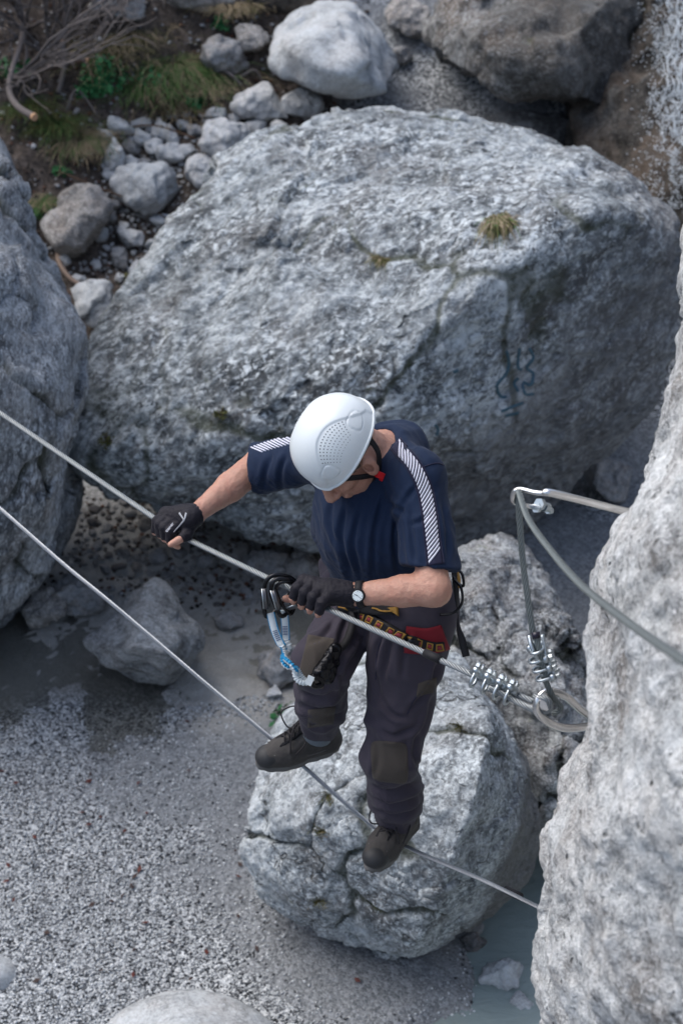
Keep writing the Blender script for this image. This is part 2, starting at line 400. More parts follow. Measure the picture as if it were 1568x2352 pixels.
def back(lst, push, shrink=.75):      # hidden far side of a rock
    a = np.array(lst, float); m = a.mean(0)
    return [P(m[0]+(x-m[0])*shrink, m[1]+(y-m[1])*shrink, d+push) for x, y, d in lst]

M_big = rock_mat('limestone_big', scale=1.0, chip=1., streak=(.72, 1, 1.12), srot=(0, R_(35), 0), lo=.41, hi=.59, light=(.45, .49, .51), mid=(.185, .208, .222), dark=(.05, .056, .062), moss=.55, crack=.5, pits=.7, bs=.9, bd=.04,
    stain_shade=dict(loc=(.95, 0, 0), rot=(0, R_(-46), 0), k=1.15, amt=.62), stain_shade_col=(.085, .082, .082))  # right face: real staining, deepened by shade painted into the colour
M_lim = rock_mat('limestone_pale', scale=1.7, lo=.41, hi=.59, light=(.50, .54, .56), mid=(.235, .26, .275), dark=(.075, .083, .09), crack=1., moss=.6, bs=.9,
    stain_shade=dict(loc=(-.40, 0, 0), rot=(0, R_(-18), 0), k=5, amt=.85), stain_shade_col=(.09, .088, .085))  # shade of the away-facing right facet, painted into the rock colour
M_limb = rock_mat('limestone_crusted', scale=2.4, lo=.42, hi=.60, light=(.46, .49, .5), mid=(.2, .21, .22), dark=(.05, .054, .058), crack=.9, moss=.6, pits=.9, bs=1., warm=.2)
M_left = rock_mat('limestone_left', scale=1.6, lo=.42, hi=.60, light=(.37, .4, .43), mid=(.19, .205, .22), dark=(.06, .066, .075), streak=(1.7, 1, .5), srot=(0, R_(-14), 0), bs=.9, crack=.4)
M_near = rock_mat('limestone_near', chip=.55, scale=2.3, lo=.40, hi=.59, light=(.62, .64, .64), mid=(.36, .37, .37), dark=(.11, .11, .108), warm=.22, crack=.1, pits=.9, bs=1., bd=.03)
M_smooth = rock_mat('boulder_smooth', chip=.4, scale=2.0, lo=.40, hi=.61, light=(.5, .53, .55), mid=(.37, .39, .4), dark=(.19, .2, .205), pits=.1, crack=.15, warm=.2, bs=.5)
M_warm = rock_mat('boulder_warm', scale=2.6, lo=.40, hi=.61, light=(.44, .43, .41), mid=(.28, .27, .26), dark=(.1, .096, .09), pits=.35, crack=.3, warm=.3, bs=.7)
M_grey = rock_mat('boulder_grey', scale=2.8, lo=.41, hi=.6, light=(.4, .42, .43), mid=(.22, .23, .235), dark=(.075, .078, .08), pits=.4, crack=.3, warm=.15, bs=.8, streak=(1, 1.8, 1.8))
M_dark = rock_mat('cliff_dark', chip=.25, scale=1.3, lo=.42, hi=.64, light=(.15, .145, .135), mid=(.045, .041, .036), dark=(.012, .011, .010), moss=.6, warm=.35, crack=.5, bs=1., bd=.05)
M_white = rock_mat('stone_white', chip=.5, scale=5, lo=.38, hi=.62, light=(.58, .6, .61), mid=(.43, .445, .45), dark=(.24, .245, .25), pits=.15, crack=.12, warm=.15, bs=.5, bd=.015)
M_gs = rock_mat('stone_grey', chip=.5, scale=6, lo=.40, hi=.61, light=(.36, .37, .375), mid=(.22, .225, .23), dark=(.09, .09, .092), pits=.2, crack=.2, warm=.3, bs=.5, bd=.015)
M_ds = rock_mat('stone_dark', chip=.2, scale=6, lo=.40, hi=.61, light=(.2, .2, .205), mid=(.1, .1, .102), dark=(.035, .034, .033), pits=.1, crack=.1, warm=.3, bs=.5, bd=.015)

# big boulder (centre)
bo = [(150, 890, 9.75), (185, 820, 9.8), (312, 575, 9.95), (455, 390, 10.2), (560, 312, 10.5), (790, 262, 10.95), (1010, 258, 10.9), (1250, 290, 10.6), (1435, 395, 10.1),
      (1515, 455, 9.8), (1590, 540, 9.6), (1595, 700, 9.7), (1530, 900, 9.9), (1370, 1090, 10.15), (1215, 1240, 10.35), (1050, 1300, 10.35), (740, 1292, 9.85), (560, 1255, 9.8), (420, 1180, 9.75), (345, 1135, 9.65), (175, 1085, 9.7), (145, 970, 9.7)]
bf = [(530, 420, 9.95), (830, 470, 9.5), (1100, 490, 9.15), (1250, 450, 9.2), (1450, 480, 9.2), (620, 900, 9.1), (480, 1040, 9.2), (850, 1040, 9.15), (1180, 600, 9.0), (900, 820, 8.95), (360, 1080, 9.35), (700, 1180, 9.45), (560, 1080, 9.3), (1400, 560, 9.2)]
bb = back(bo[:], .8, .8)+[P(800, 1150, 11.3), P(1200, 900, 11.3)]
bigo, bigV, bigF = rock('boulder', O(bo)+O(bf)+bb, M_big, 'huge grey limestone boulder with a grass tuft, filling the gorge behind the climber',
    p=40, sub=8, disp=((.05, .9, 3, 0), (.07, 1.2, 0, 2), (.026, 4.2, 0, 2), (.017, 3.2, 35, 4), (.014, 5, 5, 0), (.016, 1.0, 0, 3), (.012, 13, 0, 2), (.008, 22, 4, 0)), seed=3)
# left cliff block
lo_ = [(-60, 330, 8.9), (0, 400, 8.8), (58, 530, 8.8), (122, 650, 8.8), (176, 745, 8.8), (180, 880, 8.8), (182, 1010, 8.85), (158, 1180, 8.95), (112, 1325, 9.1), (50, 1400, 9.2), (0, 1450, 9.25), (-100, 1480, 9.2)]
lf = [(-160, 600, 8.1), (30, 760, 8.15), (90, 900, 8.2), (30, 1150, 8.5), (-300, 900, 7.9), (-300, 1300, 8.6), (100, 1000, 8.3)]
rock('cliff_rock', O(lo_)+O(lf)+back(lo_, 1.2, 1.1)+O([(-700, 500, 8.8), (-700, 1300, 9.2), (-700, 900, 8.3)]), M_left, 'tall streaked grey rock at the left edge that both cables pass in front of',
    p=40, sub=7, disp=((.10, 1.0, 0, 2), (.04, 3., 0, 2), (.035, 3.5, 105, 4), (.07, 1.2, 0, 3), (.015, 5, 4, 0), (.01, 12, 0, 2)), seed=11)
# front boulder under the climber
ao = [(540, 1960, 7.98), (575, 1840, 8.0), (630, 1700, 8.1), (700, 1590, 8.2), (800, 1500, 8.3), (940, 1480, 8.25), (1060, 1520, 8.15), (1130, 1600, 8.05), (1175, 1690, 8.0), (1220, 1830, 8.0), (1232, 1950, 8.05),
      (1190, 2045, 8.1), (1110, 2120, 8.15), (1000, 2190, 8.2), (890, 2205, 8.2), (830, 2160, 8.18), (750, 2115, 8.22), (650, 2095, 8.2), (590, 2050, 8.15)]
af = [(650, 1880, 7.72), (760, 1690, 7.72), (900, 1600, 7.75), (1125, 1650, 7.45), (1100, 1800, 7.27), (1050, 1960, 7.32), (960, 2160, 7.68), (800, 2120, 7.85), (640, 2040, 7.85), (860, 1860, 7.5)]
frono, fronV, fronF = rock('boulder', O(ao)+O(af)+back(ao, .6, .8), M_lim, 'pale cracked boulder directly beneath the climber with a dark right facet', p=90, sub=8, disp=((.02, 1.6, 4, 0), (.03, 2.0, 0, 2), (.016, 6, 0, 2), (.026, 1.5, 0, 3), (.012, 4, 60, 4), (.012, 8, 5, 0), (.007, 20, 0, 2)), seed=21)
# crusted boulder behind it on the right
b2 = [(1010, 1330, 8.9), (1070, 1262, 9.0), (1160, 1238, 9.0), (1225, 1290, 8.9), (1275, 1400, 8.7), (1330, 1560, 8.5), (1420, 1700, 8.4), (1400, 1900, 8.4), (1270, 1990, 8.35), (1150, 1900, 8.4), (960, 1650, 8.6), (960, 1450, 8.8)]
b2f = [(1100, 1330, 8.55), (1210, 1480, 8.3), (1300, 1700, 8.1), (1060, 1500, 8.4), (1250, 1850, 8.15)]
rock('boulder', O(b2)+O(b2f)+back(b2, .7, .8), M_limb, 'rough crusted boulder right of the climber, behind the wire clamps', p=40, sub=7, disp=((.08, 2.4, 0, 2), (.03, 6, 0, 2), (.06, 2.2, 0, 3), (.02, 8, 4, 0), (.014, 16, 0, 2)), seed=31)
# medium pillow boulder in the shallow water
c0 = [(190, 1475, 9.3), (215, 1425, 9.3), (300, 1350, 9.35), (370, 1340, 9.4), (420, 1400, 9.45), (465, 1430, 9.4), (470, 1470, 9.35), (430, 1540, 9.25), (390, 1575, 9.2), (310, 1565, 9.2), (240, 1540, 9.25)]
c0f = [(330, 1400, 9.1), (290, 1490, 8.95), (380, 1500, 8.95), (430, 1460, 9.1)]
rock('boulder', O(c0)+O(c0f)+back(c0, .35, .8), M_grey, 'rounded grey boulder sitting in the murky shallows left of the climber', p=24, sub=6, disp=((.02, 3, 4, 0), (.05, 3., 0, 2), (.012, 9, 0, 2), (.012, 6, 30, 4)), seed=41)
# boulder cut by the bottom edge
d0 = [(225, 2352, 7.85), (300, 2290, 7.85), (370, 2266, 7.85), (450, 2262, 7.85), (560, 2290, 7.8), (640, 2352, 7.75), (700, 2450, 7.7), (560, 2560, 7.5), (300, 2560, 7.5), (190, 2450, 7.7)]
rock('boulder', O(d0)+O([(420, 2330, 7.6), (420, 2450, 7.4)])+back(d0, .4, .8), M_smooth, 'smooth pale boulder rising from the gravel at the bottom edge', p=12, sub=6, disp=((.02, 3, 4, 0), (.006, 9, 4, 0)), seed=43)
e0 = [(-80, 2190, 8.1), (0, 2185, 8.15), (45, 2215, 8.12), (55, 2270, 8.08), (30, 2310, 8.03), (-80, 2330, 8.0)]
rock('boulder', O(e0)+O([(0, 2240, 7.98)])+back(e0, .25, .8), M_smooth, 'low pale boulder half buried in gravel at the lower left corner', p=10, sub=5, disp=((.015, 3, 3, 0),), seed=44)
# white boulder top centre
f0 = [(612, 120, 11.7), (640, 62, 11.9), (720, 15, 12.1), (790, 5, 12.2), (850, 30, 12.2), (895, 80, 12.1), (910, 150, 11.9), (893, 212, 11.6), (830, 226, 11.5), (720, 212, 11.4), (650, 178, 11.5), (618, 150, 11.6)]
f0f = [(680, 110, 11.3), (800, 60, 11.5), (828, 130, 11.25), (825, 185, 11.25), (740, 160, 11.2)]
rock('boulder', O(f0)+O(f0f)+back(f0, .5, .8), M_smooth, 'big smooth white boulder at the top centre, resting on sand', p=44, sub=6, disp=((.03, 1.8, 3, 0), (.05, 2.5, 0, 2), (.015, 7, 0, 2), (.006, 6, 4, 0)), seed=51)
# top right boulder
g0 = [(968, 110, 11.6), (985, 50, 11.8), (1040, 0, 12.0), (1100, -90, 12.3), (1350, -160, 12.4), (1560, -60, 12.3), (1480, 120, 11.8), (1400, 260, 11.3), (1300, 240, 11.2), (1180, 225, 11.2), (1070, 190, 11.2), (1000, 150, 11.4)]
g0f = [(1060, 60, 11.2), (1150, 130, 10.9), (1300, 100, 10.9), (1280, 190, 10.9), (1400, 0, 11.3)]
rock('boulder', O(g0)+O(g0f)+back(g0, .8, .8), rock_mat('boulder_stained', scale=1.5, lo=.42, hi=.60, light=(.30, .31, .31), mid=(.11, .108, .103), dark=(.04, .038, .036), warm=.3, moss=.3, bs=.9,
     stain_shade=dict(loc=(.2, 0, 0), rot=(0, 0, 0), k=.9, amt=.65), stain_shade_col=(.045, .042, .038)), 'big dark stained boulder at the top right behind the huge boulder', p=30, sub=7, disp=((.08, 1.5, 4, 0), (.07, 2, 0, 2), (.03, 5, 0, 2), (.015, 12, 3, 0)), seed=61)
# dark wet wall, top right corner
h0 = [(1330, 250, 11.6), (1300, 330, 11.3), (1380, 420, 11.0), (1440, 560, 10.8), (1700, 640, 10.6), (1900, 200, 10.9), (1900, -400, 12), (1450, -300, 12.6), (1400, 0, 12.2), (1360, 150, 11.9)]
walo, walV, walF = rock('cliff_rock', O(h0)+O([(1480, 250, 11.1), (1480, 400, 10.8), (1600, 0, 11.4), (1600, 450, 10.5)])+back(h0, 1.4, .9), M_dark, 'dark wet rock wall streaked by falling water in the top right corner', p=12, sub=7, disp=((.10, 1.5, 4, 1), (.1, 1.6, 0, 2), (.03, 5, 0, 2), (.02, 14, 3, 0)), seed=62)

# near rock, right
rs = [(300, 1800, 4.9), (380, 1640, 4.95), (440, 1572, 4.95), (560, 1536, 4.95), (700, 1528, 4.95), (800, 1502, 4.95), (900, 1492, 4.95), (1000, 1468, 4.95), (1090, 1440, 4.95), (1150, 1418, 4.95), (1200, 1380, 4.95), (1290, 1345, 4.95), (1400, 1335, 4.95), (1500, 1328, 4.95),
      (1600, 1322, 4.95), (1660, 1308, 4.97), (1750, 1268, 5.05), (1850, 1243, 5.15), (2000, 1228, 5.25), (2090, 1226, 5.3), (2200, 1240, 5.4), (2300, 1248, 5.5), (2352, 1252, 5.5), (2550, 1275, 5.6), (2900, 1350, 5.9)]
rows = np.array(rs, float); yy = np.arange(300, 2900, 6.); sx = np.interp(yy, rows[:, 0], rows[:, 1]); sdp = np.interp(yy, rows[:, 0], rows[:, 2])
ta = np.concatenate([np.linspace(-.5, 2.3, 300), np.linspace(2.3, 2*math.pi-.5, 40)[1:-1]])
Vn = np.zeros((len(yy), len(ta), 3))
for i, (py, a, dd) in enumerate(zip(yy, sx, sdp)):
    e = P(a, py, dd); cen = e+cv(1.1, 0, -.75)
    # section in the horizontal-ish plane: axis to the silhouette edge, axis towards the camera
    ax = cv(-1.1, 0, .35); ay = cv(-.22, .12, -1.35)
    ct = np.sign(np.cos(ta))*np.abs(np.cos(ta))**.8; st = np.sign(np.sin(ta))*np.abs(np.sin(ta))**.8
    Vn[i] = cen+ct[:, None]*ax+st[:, None]*ay
nv = Vn.reshape(-1, 3); a, b = Vn.shape[:2]; I = np.arange(a*b).reshape(a, b)
J = np.roll(I, -1, axis=1); Fn = np.stack([I[:-1], J[:-1], J[1:], I[1:]], -1).reshape(-1, 4)[:, ::-1]
Nn = vnormals(nv, Fn); nv = nv+Nn*(.05*fbm(nv*1.7, 4, 71)+.03*facet(nv*3.5, 75)+.009*facet(nv*13, 76)+.018*fbm(nv*4.5, 4, 72, .55, True)+.012*fbm(nv*14, 4, 73)+.006*fbm(nv*38, 2, 74))[:, None]
xl = nv.reshape(a, b, 3)
edgeshift = np.array([0.])
nearo = obj('cliff_rock', nv, Fn, M_near, loc=np.array([nv[:, 0].mean(), nv[:, 1].mean(), nv[:, 2].min()])); tag(nearo, 'bright pitted limestone face close to the camera on the right, holding both cable anchors', 'rock')

# background rocks along the top edge, and single scree stones: px, py, w, h, material, label
def stone(px, py, w, h, mat, label=None, group=None, seed=0, ang=.5, thick=.75, sub=4, lift=.0, flat=.8, rot=0, name='stone'):
    rnd = np.random.RandomState(seed+1000)
    g_, d = G(px, py+h*.30); sc = FPX/d
    ax, az = w/1.75/sc, h/1.75/sc/.9
    n = 16 if ang < .5 else 11
    q = rnd.normal(size=(n, 3)); q /= np.linalg.norm(q, axis=1)[:, None]; q = np.vstack([q, ico(0 if 0 in _ico else 1)[0]*(.9 if ang < .5 else .7)])
    ca, sa = math.cos(rot), math.sin(rot)
    q2 = q.copy(); q2[:, 0] = q[:, 0]*ca-q[:, 2]*sa; q2[:, 2] = q[:, 0]*sa+q[:, 2]*ca
    cen = CC+(P(px, py, 1.)-CC)*(d-az*.35)
    pts = cen+(q[:, 0:1]*ax*ca-q[:, 1:2]*az*sa)*CR+(q[:, 0:1]*ax*sa+q[:, 1:2]*az*ca)*(CU*.92+CF*.15)+q[:, 2:3]*min(ax, az)*thick*1.2*CF
    V, F = star(pts, p=18 if ang < .5 else 50, sub=sub, disp=((.08*min(ax, az), 1.2/max(ax, az), 3, 0), (.13*min(ax, az), 1.6/max(ax, az), 0, 2), (.05*min(ax, az), 5/max(ax, az), 0, 2), (.04*min(ax, az), 6/max(ax, az), 3, 0)), seed=seed+7)
    return tag(obj(name, V, F, mat), label, 'rock', group)
BIGST = [(602, 242, 138, 96, M_white, 'white blocky rock at the left end of the sand above the huge boulder', .7, 0),
 (695, 240, 112, 74, M_white, 'white rounded rock tucked behind the blocky white one', .3, -.1),
 (520, 314, 122, 98, M_white, 'white jagged rock with a hollow, left of the huge boulder top', .9, .2),
 (470, 396, 94, 92, M_white, 'nearly round white stone wedged against the huge boulder', .2, 0),
 (334, 432, 182, 116, M_smooth, 'largest oval pinkish grey rock in the scree', .3, -.05),
 (182, 515, 150, 190, M_warm, 'long leaning brownish rock half covered by soil on the left bank', .6, -.5),
 (226, 688, 112, 132, M_smooth, 'two lobed grey stone lying low in the gully', .5, .1),
 (265, 355, 62, 72, M_white, 'upright pale stone beside the straw grass clump', .6, .3),
 (378, 304, 58, 62, M_white, 'squarish white stone in the upper scree', .8, 0),
 (300, 545, 78, 48, M_white, 'flat beige stone below the oval rock', .7, -.2),
 (277, 588, 44, 60, M_gs, 'narrow greenish grey upright stone under the beige one', .6, .2),
 (320, 620, 44, 38, M_white, 'small pale stone against the lower edge of the huge boulder', .6, 0),
 (518, 130, 122, 96, M_gs, 'mottled grey rock in shade left of the big white boulder', .5, .2),
 (578, 84, 70, 92, M_warm, 'upright brownish rock directly left of the big white boulder', .5, .1),
 (938, 42, 110, 108, M_warm, 'brown grey rock wedged between the two top boulders', .7, .2),
 (922, 132, 50, 52, M_gs, 'small dark stone at the foot of the big white boulder', .6, 0),
 (270, 18, 150, 70, M_gs, 'flat slate grey rock on the top edge above the bush', .6, 0),
 (440, -5, 190, 70, M_warm, 'wide ledge rock on the top edge with hanging straw', .7, 0),
 (700, -10, 260, 76, M_dark, 'dark overhanging ledge rock above the big white boulder', .6, 0),
 (560, -20, 120, 60, M_warm, 'ochre stained rock on the top edge', .6, .1),
 (1195, 300, 300, 90, M_big, 'low pale slab lying on top of the huge boulder', .4, -.05),
 (180, 1370, 120, 110, M_gs, 'mossy grey rock between the left cliff and the rounded boulder', .6, .3),
 (110, 1400, 110, 90, M_warm, 'dim olive rock at the foot of the left cliff', .5, 0),
 (365, 1278, 52, 40, M_gs, 'oval stone below the hand on the upper cable', .2, 0),
 (475, 1292, 56, 38, M_gs, 'angular bluish stone in the cave pebbles', .8, 0),
 (522, 1428, 68, 42, M_gs, 'lone flat stone in the mud left of the carabiners', .3, 0),
 (615, 1298, 110, 80, M_gs, 'low speckled rock under the edge of the huge boulder', .5, .1),
 (695, 1305, 110, 78, M_warm, 'brown rock under the huge boulder left of the hip', .5, -.2),
 (630, 1590, 46, 30, M_white, 'small bright white stone in mud right of the lower cable', .7, 0),
 (650, 1530, 130, 120, M_gs, 'pale sunken slab behind the twisted lanyard', .5, .2),
 (395, 1222, 36, 34, M_gs, 'small squarish stone near the raised hand', .7, 0),
 (1085, 2165, 60, 44, M_ds, 'dark wet stone at the water edge below the cracked boulder', .7, 0),
 (1150, 2235, 110, 80, M_smooth, 'pale sunken rock in the turquoise pool beside the near cliff', .5, .3),
 (1190, 2310, 80, 60, M_smooth, 'smaller sunken rock in the pool near the bottom edge', .5, 0),
 (1130, 2045, 60, 40, M_gs, 'grey stone at the pool edge under the cracked boulder', .5, 0),
 (1395, 1090, 110, 130, M_gs, 'dim rock in the gap under the right end of the huge boulder', .5, 0)]
for i, (a, b, c_, d_, m_, l_, an, ro) in enumerate(BIGST): stone(a, b, c_, d_, m_, l_, seed=i, ang=an, rot=ro, sub=5, name='rock')

MID = [(325, 317, 46, 42), (300, 335, 36, 50), (325, 284, 46, 32), (400, 352, 58, 44), (428, 346, 42, 38), (448, 300, 52, 40), (268, 290, 66, 46), (350, 338, 48, 40), (376, 352, 50, 46), (332, 492, 42, 30), (372, 505, 54, 34),
 (284, 520, 32, 26), (150, 602, 36, 32), (352, 600, 32, 28), (350, 560, 38, 30), (218, 455, 52, 36), (242, 312, 42, 36), (252, 500, 42, 34), (420, 288, 38, 30), (592, 292, 58, 38), (642, 292, 48, 28), (232, 338, 34, 28), (500, 262, 60, 34),
 (300, 376, 40, 34), (255, 400, 38, 30), (330, 372, 36, 28), (235, 540, 40, 34), (275, 640, 30, 26), (180, 640, 36, 26), (262, 470, 40, 26), (395, 420, 0, 0), (545, 268, 40, 30), (400, 320, 34, 28), (345, 300, 30, 26), (300, 300, 34, 26)]
for i, (a, b, c_, d_) in enumerate(MID):
    if c_: stone(a, b, c_*1.05, d_*1.05, [M_white, M_white, M_smooth, M_gs][i*7 % 4], 'pale loose stone among many in the scree left of the huge boulder', 'loose scree stones left of the huge boulder', seed=100+i, ang=.7, rot=(i*37 % 10)/10-.5, sub=4)
# loose stones and pebbles: copies of a few shapes, each one an object
protos = []
for k in range(9):
    rnd = np.random.RandomState(k+50); q = rnd.normal(size=(13, 3)); q /= np.linalg.norm(q, axis=1)[:, None]; q *= np.array([1, .75+.2*rnd.rand(), .5+.3*rnd.rand()])
    V, F = star(q, p=26, sub=3, disp=((.10, 1.5, 2, 0), (.1, 1.5, 0, 2)), seed=k); V -= V.mean(0); V /= np.abs(V).max()
    protos.append(V)
pm = {}
def pebble(pos, r, mat, label, group, k, name='pebble'):
    key = (k, mat.name)
    if key not in pm:
        me = mesh_np(name, protos[k], ico(3)[1]); me.materials.append(mat); me.polygons.foreach_set('use_smooth', [True]*len(me.polygons)); pm[key] = me
    o = bpy.data.objects.new(name, pm[key]); COL.objects.link(o); o.location = pos; o.scale = (r, r, r*.85)
    o.rotation_euler = (random.uniform(-.4, .4), random.uniform(-.4, .4), random.uniform(0, 6.28)); return tag(o, label, 'stone', group)
def inpoly(x, y, poly):
    c = False; j = len(poly)-1
    for i in range(len(poly)):
        if (poly[i][1] > y) != (poly[j][1] > y) and x < (poly[j][0]-poly[i][0])*(y-poly[i][1])/(poly[j][1]-poly[i][1])+poly[i][0]: c = not c
        j = i
    return c
def scatter(poly, n, rmin, rmax, mats, label, group, avoid, name, power=1.3, gap=.74):
    xs_ = [p[0] for p in poly]; ys_ = [p[1] for p in poly]; placed = []; tries = 0
    while len(placed) < n and tries < n*400:
        tries += 1; x = random.uniform(min(xs_), max(xs_)); y = random.uniform(min(ys_), max(ys_))
        if not inpoly(x, y, poly): continue
        r = rmin+(rmax-rmin)*random.random()**power
        if any(((x-a)/(w_/2+r))**2+((y-b)/(h_/2+r))**2 < .85 for a, b, w_, h_ in avoid): continue
        if any((x-a)**2+(y-b)**2 < (gap*(r+q))**2 for a, b, q in placed): continue
        placed.append((x, y, r)); g_, d = G(x, y); rr = r*d/FPX
        pebble(g_+np.array([0, 0, rr*.25]), rr, random.choice(mats), label, group, random.randrange(9), name)
av = [(a, b, c_*.95, d_*.95) for a, b, c_, d_, *_ in BIGST+MID]
scatter([(225, 290), (540, 250), (600, 300), (480, 430), (400, 520), (320, 640), (260, 700), (190, 720), (150, 620), (230, 520), (240, 400)], 230, 6, 24, [M_white, M_white, M_gs, M_smooth], 'pale loose stone among many in the scree left of the huge boulder', 'loose scree stones left of the huge boulder', av, 'stone')
scatter([(190, 1180), (330, 1110), (420, 1190), (560, 1250), (700, 1290), (690, 1360), (520, 1400), (430, 1360), (200, 1300), (150, 1280)], 170, 7, 24, [M_gs, M_gs, M_ds, M_warm], 'dim wet pebble among many in the hollow under the huge boulder', 'pebbles in the hollow under the huge boulder', av+[(330, 1400, 280, 110)], 'pebble', 1.7, .75)
scatter([(0, 100), (250, 60), (480, 260), (230, 300), (240, 420), (60, 420), (0, 380)], 24, 4, 12, [M_white, M_gs], 'small pale stone lying in leaf litter on the vegetated bank', 'small stones on the vegetated bank', av, 'stone')

# gravel grains: far more than could be counted
def grains(name, n, reg, rmin, rmax, mats, seed):
    rnd = np.random.RandomState(seed); base = np.array([(0, 0, .7), (.9, 0, 0), (0, .8, .05), (-.9, .1, 0), (.1, -.85, 0), (0, 0, -.5)])
    bF = np.array([(0, 1, 2), (0, 2, 3), (0, 3, 4), (0, 4, 1), (5, 2, 1), (5, 3, 2), (5, 4, 3), (5, 1, 4)])
    x = rnd.uniform(reg[0], reg[1], n*3); y = rnd.uniform(reg[2], reg[3], n*3)
    keep = fbm(np.stack([x, y, x*0], -1)*1.1+3, 4, 21)+.15*sstep(-.2, -.9, x)-.5*sstep(-.5, .3, x) > rnd.uniform(-.35, .25, n*3) if reg[4] else np.ones(n*3, bool)
    x = x[keep][:n]; y = y[keep][:n]; n = len(x); z = terr(x, y)
    a = rnd.uniform(0, 6.28, n); r = rnd.uniform(rmin, rmax, n)
    V = np.zeros((n, 6, 3)); jit = rnd.uniform(.7, 1.2, (n, 6, 1)); bb = base[None]*jit*r[:, None, None]
    V[..., 0] = bb[..., 0]*np.cos(a)[:, None]-bb[..., 1]*np.sin(a)[:, None]+x[:, None]
    V[..., 1] = bb[..., 0]*np.sin(a)[:, None]+bb[..., 1]*np.cos(a)[:, None]+y[:, None]
    V[..., 2] = bb[..., 2]+z[:, None]+r[:, None]*.2
    F = (bF[None]+6*np.arange(n)[:, None, None]).reshape(-1, 3)
    o = obj(name, V.reshape(-1, 3), F, mats, smooth=True, loc=np.zeros(3))
    mi = np.repeat(rnd.randint(0, len(mats), n), 8); o.data.polygons.foreach_set('material_index', mi.astype(np.int32)); return tag(o, kind='stuff')
gm = [plain('grain_white', (.6, .62, .63), .8), plain('grain_grey', (.3, .31, .32), .8), plain('grain_dark', (.04, .043, .048), .7), plain('grain_mid', (.42, .44, .45), .8)]
tag(grains('gravel', 26000, (-1.75, .75, 4.6, 6.85, 1), .003, .0105, [gm[0], gm[3], gm[2], gm[1], gm[3]], 5), 'loose white and dark gravel grains', 'gravel')
gb = [plain('litter_brown', (.07, .05, .04), .9), plain('litter_grey', (.25, .24, .23), .9), plain('litter_dark', (.02, .018, .016), .9), plain('litter_red', (.12, .05, .03), .9)]
tag(grains('rubble', 9000, (-2.4, .2, 7.55, 12.4, 0), .006, .022, [gb[0], gb[1], gb[2], gm[1], gb[0], gb[3]], 6), 'fine rubble and leaf litter', 'rubble')
# fallen leaves on the gravel
lm = plain('dead_leaf', (.085, .02, .014), .7); lm2 = plain('dead_leaf_dark', (.03, .014, .012), .7)
for i in range(46):
    px, py = random.uniform(0, 640), random.uniform(1760, 2270)
    if i < 8: px, py = [(205, 1798), (318, 1802), (205, 1897), (232, 1880), (38, 1802), (475, 2190), (820, 2255), (430, 1660)][i]
    g_, d = G(px, py); s_ = random.uniform(.01, .022); a = random.uniform(0, 6.28)
    e1 = np.array([math.cos(a), math.sin(a), random.uniform(-.3, .3)]); e2 = np.array([-math.sin(a), math.cos(a), random.uniform(.1, .5)])
    o_ = np.array([0, 0, .012])+g_; V = [o_-e1*s_, o_-e2*s_*.5, o_+e1*s_, o_+e2*s_*.55, o_+np.array([0, 0, .005])]
    tag(obj('fallen_leaf', V, [(4, 0, 1), (4, 1, 2), (4, 2, 3), (4, 3, 0)], lm if i < 14 or random.random() < .3 else lm2), 'dead leaf lying on the gravel bar', 'leaf', 'dead leaves on the gravel bar')

# ================================================================ THE CLIMBER
def surface_nets(D, lo, h):
    s = D < 0; nx, ny, nz = D.shape
    cs = [(i, j, k) for i in (0, 1) for j in (0, 1) for k in (0, 1)]
    cnt = sum(s[i:nx-1+i, j:ny-1+j, k:nz-1+k].astype(np.int8) for i, j, k in cs)
    act = (cnt > 0) & (cnt < 8); idx = np.argwhere(act); cid = -np.ones(act.shape, np.int64); cid[act] = np.arange(len(idx))
    acc = np.zeros((len(idx), 3)); num = np.zeros(len(idx))
    for a in cs:
        for ax in range(3):
            if a[ax]: continue
            b = list(a); b[ax] = 1
            va = D[idx[:, 0]+a[0], idx[:, 1]+a[1], idx[:, 2]+a[2]]; vb = D[idx[:, 0]+b[0], idx[:, 1]+b[1], idx[:, 2]+b[2]]
            m = (va < 0) != (vb < 0); t = np.where(m, va/(va-vb+1e-20), 0)
            p = np.array(a, float)[None].repeat(len(idx), 0); p[:, ax] = t; acc += p*m[:, None]; num += m
    V = lo+(idx+acc/num[:, None])*h; Fs = []
    for ax in range(3):
        sl = [slice(1, n-1) for n in D.shape]; sl[ax] = slice(0, D.shape[ax]-1)
        sb = list(sl); sb[ax] = slice(1, D.shape[ax])
        A = s[tuple(sl)]; B = s[tuple(sb)]; e = np.argwhere(A != B)
        if not len(e): continue
        base = e+np.array([0 if k == ax else 1 for k in range(3)]); u, v = [(1, 2), (2, 0), (0, 1)][ax]
        def c(du, dv):
            q = base.copy(); q[:, u] -= du; q[:, v] -= dv; return cid[q[:, 0], q[:, 1], q[:, 2]]
        quad = np.stack([c(1, 1), c(0, 1), c(0, 0), c(1, 0)], 1); inside = A[tuple(e.T)]
        quad[~inside] = quad[~inside][:, ::-1]; Fs.append(quad)
    F = np.vstack(Fs); return V, F[(F >= 0).all(1)]
